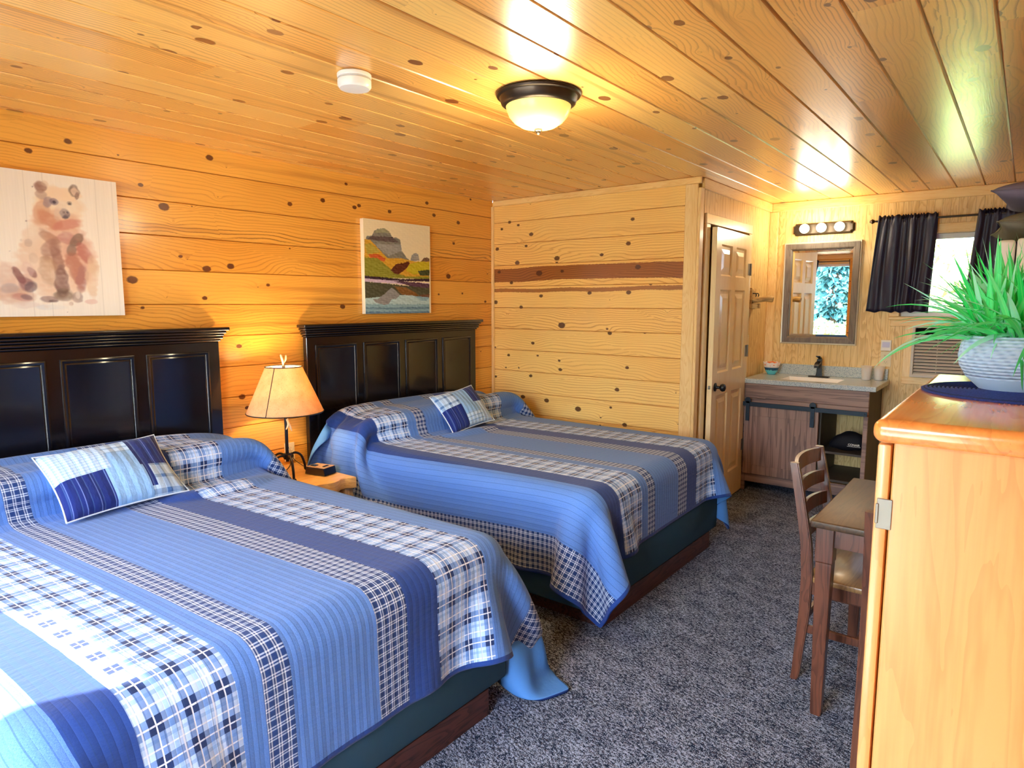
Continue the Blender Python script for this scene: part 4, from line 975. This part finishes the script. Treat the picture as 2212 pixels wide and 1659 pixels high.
bmesh.ops.bevel(bm, geom=list(bm.edges), offset=.003, segments=2, affect='EDGES'); obj('body', bm, M_METALBLK, t, smooth=True)
bm = B(); loft(bm, [[(-w_, y, z), (w_, y, z), (w_, y, z + h_), (-w_, y, z + h_)] for w_, y, z, h_ in ((.016, -.015, .108, .024), (.018, -.06, .106, .018), (.018, -.095, .094, .016), (.016, -.108, .082, .016))], True); fixn(bm); obj('spout', bm, M_METALBLK, t)
bm = B(); loft(bm, [[(-w_, y, z), (w_, y, z), (w_, y, z + .007), (-w_, y, z + .007)] for w_, y, z in ((.013, .015, .150), (.012, -.02, .158), (.016, -.065, .170))], True); fixn(bm); obj('lever_handle', bm, M_METALBLK, t)
# small things on the counter
t = thing('snack_bowl', 'turquoise drip-glazed bowl with scalloped paper liner of orange sweets', 'bowl', (1.898, 5.775, ct + .0005))
g = G('turquoise drip glaze', .15, .5, coat=.5); x, y, z = g.obj(); n = g.noise(g.vec(x, y, 0), 60, 2)
g.color(g.mix((z + n * .03).gt(.052), srgb(96, 206, 220), srgb(30, 84, 120)))
obj('bowl', lathe(B(), [(0, 0), (.030, 0), (.034, .006), (.050, .030), (.060, .056), (.062, .060), (.058, .058), (.047, .030), (.030, .010), (0, .008)], 36), g.m, t, smooth=True)
bm = B(); n = 40
loft(bm, [[(r * (1 + q * .04 * math.cos(10 * 2 * PI * k / n)) * math.cos(2 * PI * k / n), r * (1 + q * .04 * math.cos(10 * 2 * PI * k / n)) * math.sin(2 * PI * k / n), z + q * .003 * math.cos(10 * 2 * PI * k / n)) for k in range(n)] for r, z, q in ((.050, .045, 0), (.060, .070, 1), (.070, .102, 1.5), (.069, .1022, 1.5), (.058, .072, 1), (.048, .050, 0))], True, False, False)
obj('paper_liner', fixn(bm), plain('white paper', srgb(246, 236, 230), .8), t, smooth=True)
rnd = random.Random(5); bm = B()
for k in range(90):
    a, r_ = rnd.uniform(0, 6.28), .056 * math.sqrt(rnd.random()); z = .085 + .018 * (1 - (r_ / .056) ** 2) + rnd.uniform(-.012, .004)
    b_ = B(); box(b_, -.012, .012, -.005, .005, -.004, .004, .002, 1)
    merge(bm, b_, Matrix.Translation((r_ * math.cos(a), r_ * math.sin(a), z)) @ Matrix.Rotation(rnd.uniform(0, 3), 4, 'Z') @ Matrix.Rotation(rnd.uniform(-.6, .6), 4, 'X'))
o = obj('orange_sweets', bm, plain('orange wrapped sweets', srgb(240, 120, 30), .4), None, loc=(1.898, 5.775, ct + .0005)); tag(o, 'heap of orange sweets filling the turquoise bowl on the counter', 'sweets', kind='stuff')
g = G('frosted plastic wrap', .25, .4, base=srgb(246, 240, 230)); g.b.inputs['Alpha'].default_value = .4
def cup(label, x, y, s_=1.0):
    t = thing('plastic_cup', label, 'cup', (x, y, ct + .0005))
    obj('cup', lathe(B(), [(0, .002), (.026, .002), (.034, .088), (.0325, .088), (.025, .005), (0, .005)], 24), plain('white plastic cup', srgb(236, 240, 246), .3), t, smooth=True)
    bm = B(); n = 28; rn = random.Random(int(x * 1000))
    loft(bm, [[((r + rn.uniform(-.002, .002)) * math.cos(2 * PI * k / n), (r + rn.uniform(-.002, .002)) * math.sin(2 * PI * k / n), z) for k in range(n)] for r, z in ((.030, .001), (.036, .05), (.038, .09), (.043, .112))], True, False, False)
    obj('plastic_wrapper', fixn(bm), g.m, t, smooth=True)
cup('wrapped plastic cup at the right end of the counter, nearer the sink', 2.618, 5.79); cup('wrapped plastic cup at the right end of the counter, nearer the window', 2.700, 5.83)
# bag on the vanity shelf
g = plain('black nylon', srgb(14, 14, 24), .7, .3, bump=.4, bscale=500)
t = thing('hair_dryer_bag', 'soft black nylon zip bag with white lettering on the vanity shelf', 'bag', (2.565, 5.52, .4025))
bm = B(); bmesh.ops.create_uvsphere(bm, u_segments=32, v_segments=20, radius=1)
for v in bm.verts:
    c = v.co; sx_ = 1 if c.x > 0 else 1; e = lambda q, p: math.copysign(abs(q) ** p, q)
    hgt = .072 - .035 * max(0, -c.x) ** 1.2; v.co = Vector((e(c.x, .75) * .128, e(c.y, .7) * .075, max(0, .5 + .5 * e(c.z, .7)) * hgt * 2 * .98 + .004 * math.sin(c.x * 7 + c.y * 4)))
obj('bag_body', bm, g, t, smooth=True)
obj('pull_tab', box(B(), .118, .145, -.03, -.02, .03, .044, .002, 1), g, t)
cu = bpy.data.curves.new('lettering', 'FONT'); cu.body = 'CONAIR'; cu.size = .021; cu.extrude = .0004; cu.align_x = 'CENTER'; cu.offset = .0004
tmpo = bpy.data.objects.new('lettering', cu); lme = bpy.data.meshes.new_from_object(tmpo); bpy.data.objects.remove(tmpo); lo = bpy.data.objects.new('lettering', lme); COL.objects.link(lo); lo.parent = t; lo.location = (.058, -.0775, .050); lo.rotation_euler = (PI / 2, 0, 0); lme.materials.append(M_WHITE)
obj('lettering_underline', box(B(), .012, .104, -.0778, -.0772, .042, .0445), M_WHITE, t)

# ================================================================== air conditioner
t = thing('air_conditioner', 'beige through-wall air conditioner with louvred grille under the rear window', 'air conditioner', (0, 0, 0))
ax0, ax1, az0, az1 = 2.904, 3.56, .962, 1.352; yb = VY - .0005
bm = B(); box(bm, ax0, ax1, yb - .075, yb, az0, az0 + .022, .004, 2); box(bm, ax0, ax1, yb - .075, yb, az1 - .014, az1, .004, 2); box(bm, ax0, ax0 + .02, yb - .075, yb, az0 + .02, az1 - .012, .004, 2); box(bm, ax1 - .02, ax1, yb - .075, yb, az0 + .02, az1 - .012, .004, 2)
M_ACW = plain('beige appliance plastic', srgb(206, 198, 184), .45)
box(bm, ax0 + .02, ax1 - .02, yb - .070, yb - .06, 1.268, 1.285); obj('casing', bm, M_ACW, t)
obj('interior', box(B(), ax0 + .02, ax1 - .02, yb - .035, yb - .001, az0 + .02, az1 - .012), M_VOID, t)
bm = B(); k = 0; z = az0 + .03
while z < 1.262:
    b_ = B(); box(b_, ax0 + .021, ax1 - .021, -.013, .013, -.0035, .0035, .002, 1); merge(bm, b_, Matrix.Translation((0, yb - .060, z)) @ Matrix.Rotation(R(35), 4, 'X')); z += .0245
for x in (3.07, 3.23, 3.39): box(bm, x - .002, x + .002, yb - .052, yb - .04, az0 + .022, 1.268)
obj('louvre_grille', bm, plain('grey beige louvres', srgb(214, 206, 192), .5), t)
bm = B()
for k in range(3): b_ = B(); box(b_, ax0 + .021, ax1 - .021, -.014, .014, -.0015, .0015); merge(bm, b_, Matrix.Translation((0, yb - .056, 1.295 + .016 * k)) @ Matrix.Rotation(R(35), 4, 'X'))
obj('air_outlet_vanes', bm, M_METALBLK, t)
trim(9, 2.845, 2.902, VY - .014, VY - .0005, .90, 1.37); trim(11, 2.845, 3.62, VY - .016, VY - .0005, .900, .958, mat=M_TRIMX)

# ================================================================== fridge with pillows
t = thing('refrigerator', 'tall white refrigerator behind the plant by the right wall', 'refrigerator', (3.80, 3.82, 0))
obj('cabinet_body', box(B(), -.27, .34, -.34, .34, .02, 1.79, .012, 3), M_WHITE, t, smooth=True)
for z0, z1 in ((.05, 1.20), (1.21, 1.785)):
    d = obj('refrigerator_door', box(B(), -.335, -.275, -.338, .338, z0, z1, .014, 3), M_WHITE, t, smooth=True)
    zc = 1.12 if z0 < 1 else 1.30; obj('handle', box(B(), -.37, -.336, -.31, -.285, zc - .11, zc + .11, .006, 2), M_WHITE, d)
for ya in (-.32, .28): obj('levelling_foot', box(B(), -.25, -.21, ya, ya + .04, 0, .02), M_METALBLK, t)
def bed_pillow(label, x, y, z, mat, seed, yaw=0, w_=.46, h_=.66, th=.125):
    t = thing('spare_pillow', label, 'pillow', (x, y, z), yaw, 'spare pillows on the refrigerator')
    obj('pillow_cover', cushion_mesh(w_, h_, th, n=26, puff=.38, pinch=.13, seed=seed), mat, t)
    obj('seam', rim_tube(w_, h_, .003, 14, .13), mat, t, smooth=True)
bed_pillow('olive grey bed pillow, lower of the two stacked on the white refrigerator', 3.665, 3.76, 1.855, M_OLIVE, 1, R(4))
bed_pillow('charcoal grey bed pillow, upper of the two stacked on the white refrigerator', 3.675, 3.77, 1.986, M_CHARCOAL, 2, R(-3))

# ================================================================== table and chairs
t = thing('dining_table', 'small dark stained wooden table beside the ladder back chairs', 'table', (3.405, 2.84, 0))
tx, ty = .38, .37
bm = box(B(), -tx, tx, -ty, ty, .724, .75, .006, 3); obj('tabletop', bm, M_TABLE, t, smooth=True)
bm = B(); box(bm, -tx + .07, tx - .07, -ty + .030, -ty + .048, .655, .7235); box(bm, -tx + .07, tx - .07, ty - .048, ty - .030, .655, .7235); box(bm, -tx + .030, -tx + .048, -ty + .07, ty - .07, .655, .7235); box(bm, tx - .048, tx - .030, -ty + .07, ty - .07, .655, .7235)
obj('apron', bm, M_RED, t)
for sx in (-1, 1):
    for sy in (-1, 1):
        bm = B(); q = lambda w_, z, o_=0: [(sx * (tx - .047) + a * w_ - sx * o_ * 0, sy * (ty - .047) + b * w_, z) for a, b in ((-1, -1), (1, -1), (1, 1), (-1, 1))]
        loft(bm, [q(.017, 0), q(.019, .02), q(.0275, .585), q(.0272, .594), q(.030, .5955), q(.030, .7235)], True)
        bmesh.ops.bevel(bm, geom=[e for e in bm.edges], offset=.002, segments=1, affect='EDGES'); obj('leg', fixn(bm), M_RED, t)
def chair(label, x, y, rz):
    t = thing('ladder_back_chair', label, 'chair', (x, y, 0), rz)
    W_ = .21
    def quad(cx, cy, wx, wy, z): return [(cx - wx, cy - wy, z), (cx + wx, cy - wy, z), (cx + wx, cy + wy, z), (cx - wx, cy + wy, z)]
    for s in (-1, 1):
        bm = B(); prof = [(-.232, 0, .013, .015), (-.226, .03, .015, .016), (-.205, .30, .020, .017), (-.203, .45, .021, .017), (-.213, .58, .020, .016), (-.245, .76, .018, .015), (-.272, .895, .016, .014)]
        loft(bm, [quad(a, s * (W_ - .015), wx, wy, z) for a, z, wx, wy in prof], True); fixn(bm)
        bmesh.ops.bevel(bm, geom=[e for e in bm.edges if abs((e.verts[0].co - e.verts[1].co).z) > .01], offset=.004, segments=2, affect='EDGES'); p = obj('leg', bm, M_RED, t, smooth=True)
        p['label'] = 'rear leg rising into the backrest post'
        bm = B(); loft(bm, [quad(.185, s * (W_ - .02), .013, .013, 0), quad(.187, s * (W_ - .02), .019, .019, .425)], True); fixn(bm); obj('leg', bm, M_RED, t)
        obj('side_stretcher', box(B(), -.205, .175, s * (W_ - .02) - .008, s * (W_ - .02) + .008, .205, .238, .003, 1), M_RED, t)
        obj('seat_rail', box(B(), -.19, .18, s * (W_ - .022) - .009, s * (W_ - .022) + .009, .370, .426, .002, 1), M_RED, t)
    obj('front_rail', box(B(), .175, .193, -W_ + .035, W_ - .035, .370, .426, .002, 1), M_RED, t); obj('rear_stretcher', box(B(), -.214, -.198, -W_ + .03, W_ - .03, .245, .275, .003, 1), M_RED, t); obj('cross_stretcher', box(B(), -.02, -.0, -W_ + .025, W_ - .025, .21, .232, .003, 1), M_RED, t)
    bm = B(); prism(bm, [(-.200, -W_ + .034), (-.186, -W_ + .034), (-.178, -W_ - .004), (.205, -W_ - .012), (.212, 0), (.205, W_ + .012), (-.178, W_ + .004), (-.186, W_ - .034), (-.200, W_ - .034)], .4265, .448, 'z', bev=.004)
    obj('seat', fixn(bm), wood('worn brown seat wood', srgb(150, 116, 72), srgb(96, 66, 40), 'y', 8, .3, .3, .5), t, smooth=True)
    for zc, hh_ in ((.862, .028), (.768, .026), (.676, .026), (.584, .026)):
        xb = np.interp(zc, [.58, .76, .895], [-.213, -.245, -.272]); bm = B(); n = 14
        rings = []
        for k in range(n + 1):
            a = -1 + 2 * k / n; y_ = a * (W_ - .028); xo = xb - .028 * (1 - a * a); up = .006 * (1 - a * a)
            rings.append([(xo - .007, y_, zc - hh_), (xo + .007, y_, zc - hh_), (xo + .004, y_, zc + hh_ + up), (xo - .010, y_, zc + hh_ + up)])
        loft(bm, rings, True); fixn(bm); obj('back_slat', bm, M_RED, t, smooth=True)
    return t
chair('dark red brown ladder back chair tucked under the table, nearest the beds', 3.172, 2.912, 0)
chair('dark red brown ladder back chair mostly hidden behind the pine cabinet', 3.450, 2.475, PI / 2)

# ================================================================== pine cabinet with plant
t = thing('pine_cabinet', 'honey pine cabinet with rounded top at the right, holding the plant', 'cabinet', (0, 0, 0))
obj('cabinet_top', box(B(), 3.414, 4.02, 1.108, 1.93, 1.3135, 1.350, .015, 5), M_ARMTOP, t, smooth=True)
obj('cabinet_body', box(B(), 3.4405, 4.0, 1.14, 1.90, .05, 1.313, .002, 1), M_ARM, t)
obj('plinth', box(B(), 3.46, 3.98, 1.16, 1.88, 0, .05), M_ARM, t)
for y0, y1 in ((1.140, 1.517), (1.523, 1.90)):
    bm = box(B(), 3.4185, 3.4375, y0, y1, .055, 1.3075, .004, 2); d = obj('cabinet_door', bm, M_ARM, t, smooth=True)
    ye = 1.1395 if y0 < 1.3 else None
    kn = 1.48 if y0 < 1.3 else 1.56
    obj('door_knob', lathe(B(), [(0, 0), (.006, 0), (.006, .012), (.014, .018), (.013, .026), (0, .029)], 16, Matrix.Translation((3.4185, kn, .72)) @ Matrix.Rotation(-PI / 2, 4, 'Y')), M_BRONZE, d, smooth=True)
for z in (1.198, .20):
    bm = B(); box(bm, 3.4230, 3.4440, 1.1375, 1.1398, z - .024, z + .024, .0008, 1); box(bm, 3.4215, 3.4260, 1.1355, 1.1376, z - .016, z + .016, .001, 1); obj('hinge', bm, M_STEEL, t)
# woven mat
g = G('woven navy mat', .8, .2); x, y, z = g.obj(); rr = (x * x + y * y).sq(); rg = (rr / .0072).fr()
g.color(g.mix(rg.lt(.25), g.mix(g.noise(g.vec(x, y, z), 400, 1), srgb(24, 36, 92), srgb(50, 74, 150)), srgb(14, 18, 52))); g.bump((rg - .5).ab() * -1 + 1, .6, .003)
bm = B(); prof = [(0, .006)] + [(.0036 * k, .005 + (.0016 if k % 2 else 0)) for k in range(1, 45)] + [(.165, .003), (.164, .0), (0, 0)]
o = obj('placemat', lathe(bm, prof, 72), g.m, None, loc=(3.590, 1.580, 1.3505), smooth=True); tag(o, 'round woven navy blue placemat under the plant pot', 'placemat')
t = thing('potted_grass', 'bright green artificial grass in a ribbed pale blue ceramic pot', 'potted plant', (3.571, 1.600, 1.357), 0)
g = G('ribbed pale blue ceramic', .7, .3); x, y, z = g.obj(); a = y._m('ARCTAN2', x); nz = g.noise(g.vec(x, y, z), 60, 2)
dd = ((a * 26 + (z * 160).fl() * 1.9 + nz * 5).sin() * .5 + .5); rows_ = ((z * 160).fr() - .5).ab() * 2
band = z.gt(.022)
g.color(g.mix((dd * (1 - rows_)).cl() * band * .6, srgb(190, 214, 240), srgb(112, 148, 192))); g.bump((rows_ * -.6 - dd * .5) * band, .7, .004)
obj('pot', lathe(B(), [(0, 0), (.052, 0), (.056, .004), (.074, .022), (.087, .045), (.090, .065), (.086, .088), (.078, .101), (.074, .103), (.072, .098), (.080, .08), (0, .078)], 56), g.m, t, smooth=True)
obj('moss_filling', lathe(B(), [(0, .09), (.03, .092), (.060, .088), (.079, .0785)], 24), plain('dark green filling', srgb(40, 80, 40), .9), t)
def leaves():
    g = G('glossy artificial grass', .35, .5); u, v, _ = g.uv(); rn = g._sep(g.nt.nodes.new('ShaderNodeObjectInfo').outputs['Location'])
    at = g.nt.nodes.new('ShaderNodeAttribute'); at.attribute_name = 'tone'; tn = Nd(g, at.outputs['Fac'])
    c = g.mix(tn, srgb(40, 214, 104), srgb(130, 252, 176)); c = g.mix((tn.gt(.68)) * .8, c, srgb(190, 250, 236)); c = g.mix((u - .5).ab().lt(.07) * .25, c, srgb(200, 250, 180)); g.color(c)
    tr = g.nt.nodes.new('ShaderNodeBsdfTranslucent'); g.nt.links.new(c, tr.inputs[0]); mx = g.nt.nodes.new('ShaderNodeMixShader'); mx.inputs[0].default_value = .4
    g.nt.links.new(g.b.outputs[0], mx.inputs[1]); g.nt.links.new(tr.outputs[0], mx.inputs[2]); g.nt.links.new(mx.outputs[0], g.out.inputs[0])
    rnd = random.Random(21); vs, fs, uv, tone = [], [], [], []
    for k in range(460):
        az = rnd.uniform(0, 2 * PI); el = rnd.betavariate(1.6, 1.3)             # 0 flat .. 1 upright
        L = rnd.uniform(.13, .235) * (1.0 if el < .6 else .95); r0 = .055 * math.sqrt(rnd.random()); a0 = rnd.uniform(0, 2 * PI)
        p = Vector((r0 * math.cos(a0), r0 * math.sin(a0), .085)); el_a = R(18 + 68 * el); d = Vector((math.cos(az) * math.cos(el_a), math.sin(az) * math.cos(el_a), math.sin(el_a)))
        w0 = rnd.uniform(.0032, .0072); droop = rnd.uniform(.4, 1.9) * (1.15 - el); n = 9; sd = Vector((-math.sin(az), math.cos(az), 0)); tw = rnd.uniform(-.7, .7); tn = rnd.random()
        for i in range(n + 1):
            t_ = i / n; w_ = w0 * (.55 + 1.1 * t_ if t_ < .4 else 1.0 * (1 - ((t_ - .4) / .6) ** 1.6) + .02)
            nrm = sd.cross(d).normalized(); s2 = (sd * math.cos(tw) + nrm * math.sin(tw))
            b = len(vs); vs += [p - s2 * w_, p + nrm * w_ * .35 * -1, p + s2 * w_]; uv += [(0, t_), (.5, t_), (1, t_)]; tone += [tn] * 3
            if i < n: fs += [(b, b + 1, b + 4, b + 3), (b + 1, b + 2, b + 5, b + 4)]
            p = p + d * (L / n); d = (d + Vector((0, 0, -droop / n))).normalized()
            if p.z < .012 and (p.x ** 2 + p.y ** 2) < .2 ** 2: p.z = .012
    me = bpy.data.meshes.new('grass_blades'); me.from_pydata([tuple(v) for v in vs], [], fs)
    ul = me.uv_layers.new(name='UVMap'); 
    for l in me.loops: ul.data[l.index].uv = uv[l.vertex_index]
    at_ = me.attributes.new('tone', 'FLOAT', 'POINT'); at_.data.foreach_set('value', tone)
    for p in me.polygons: p.use_smooth = True
    me.materials.append(g.m); o = bpy.data.objects.new('grass_blades', me); COL.objects.link(o); o.parent = t
leaves()

# ================================================================== outside
struct(obj('ground_outside', box(box(B(), -30, 30, -45, FY - .3, -.5, -.3), -30, 30, VY + .3, 40, -.5, -.3), plain('pale bounce ground', srgb(228, 224, 206), .9, var=.1)))  # ground colour made pale to bounce sunlight up to the ceiling
def leaf_cloud(name, label, cat, c, rad, n, size, cols, seed, cone=False):
    r = np.random.RandomState(seed); V = []; F = []
    if cone:
        h = r.rand(n) ** 1.0; tier = (h * 16).astype(int) / 16; a = r.rand(n) * 2 * PI; rr_ = (1 - h) * rad[0] * (.55 + .45 * r.rand(n)) * (.78 + .22 * np.sin(a * 5 + tier * 40))
        P = np.stack([rr_ * np.cos(a), rr_ * np.sin(a), tier * rad[2] - rr_ * .25 + r.rand(n) * rad[2] / 20], -1); D = np.stack([np.cos(a), np.sin(a), -.35 + .2 * r.randn(n)], -1)
    else:
        q = r.randn(n, 3); q /= np.linalg.norm(q, axis=1)[:, None]; P = q * (r.rand(n, 1) ** .4) * np.array(rad); D = r.randn(n, 3)
        P += .12 * np.array(rad) * np.sin(q[:, ::-1] * 7 + seed)
    D /= np.linalg.norm(D, axis=1)[:, None]; U = r.randn(n, 3); U -= (U * D).sum(1)[:, None] * D; U /= np.linalg.norm(U, axis=1)[:, None]
    s = size * (.6 + .8 * r.rand(n, 1)); A = P - D * s; Bq = P + U * s * .45; Cc = P + D * s; Dd = P - U * s * .45
    V = np.stack([A, Bq, Cc, Dd], 1).reshape(-1, 3) + np.array(c); F = np.arange(n * 4).reshape(-1, 4)
    me = bpy.data.meshes.new('foliage'); me.from_pydata(V.tolist(), [], F.tolist()); at_ = me.attributes.new('tone', 'FLOAT', 'POINT'); at_.data.foreach_set('value', np.repeat(r.rand(n), 4))
    g = G(name + ' leaves', .7, .3); a_ = g.nt.nodes.new('ShaderNodeAttribute'); a_.attribute_name = 'tone'; tn = Nd(g, a_.outputs['Fac'])
    cc = g.mix(tn, cols[0], cols[1]);
    if len(cols) > 2: cc = g.mix(tn.gt(.88), cc, cols[2])
    g.color(cc); me.materials.append(g.m); t = thing(name, label, cat, (0, 0, 0)); o = bpy.data.objects.new('foliage', me); COL.objects.link(o); o.parent = t
    b_ = B(); tube(b_, [(c[0], c[1], -.35), (c[0], c[1], c[2] + (rad[2] * .9 if cone else 0))], [.12, .03], 8); obj('trunk', b_, plain('bark', srgb(96, 76, 60), .9), t)
leaf_cloud('spruce_tree', 'blue green spruce outside the front window, seen in the mirror', 'tree', (-1.15, -10.5, -.3), (2.3, 2.3, 6.5), 16000, .16, (srgb(62, 124, 128), srgb(140, 200, 196)), 3, cone=True)
leaf_cloud('flowering_shrub', 'yellow flowering shrub in front of the spruce, seen in the mirror', 'shrub', (-.35, -7.2, .35), (1.1, .8, .75), 5000, .07, (srgb(120, 176, 110), srgb(190, 220, 150), srgb(246, 190, 70)), 4)
leaf_cloud('broadleaf_tree', 'pale green tree behind the spruce, outside the front window', 'tree', (-8.6, -16, 2.5), (3.5, 2.5, 3.0), 7000, .22, (srgb(120, 180, 120), srgb(196, 226, 160)), 6)
leaf_cloud('leafy_shrub', 'sunlit pale green shrub just outside the small rear window', 'shrub', (3.3, 10.2, 1.3), (2.2, 1.1, 1.7), 7000, .09, (srgb(150, 196, 120), srgb(226, 236, 190), srgb(236, 220, 120)), 5)
leaf_cloud('hedge', 'green hedge across the yard outside the front window', 'hedge', (2.0, -14.8, .6), (6.0, 1.0, 1.6), 14000, .14, (srgb(96, 160, 120), srgb(180, 220, 170)), 9)
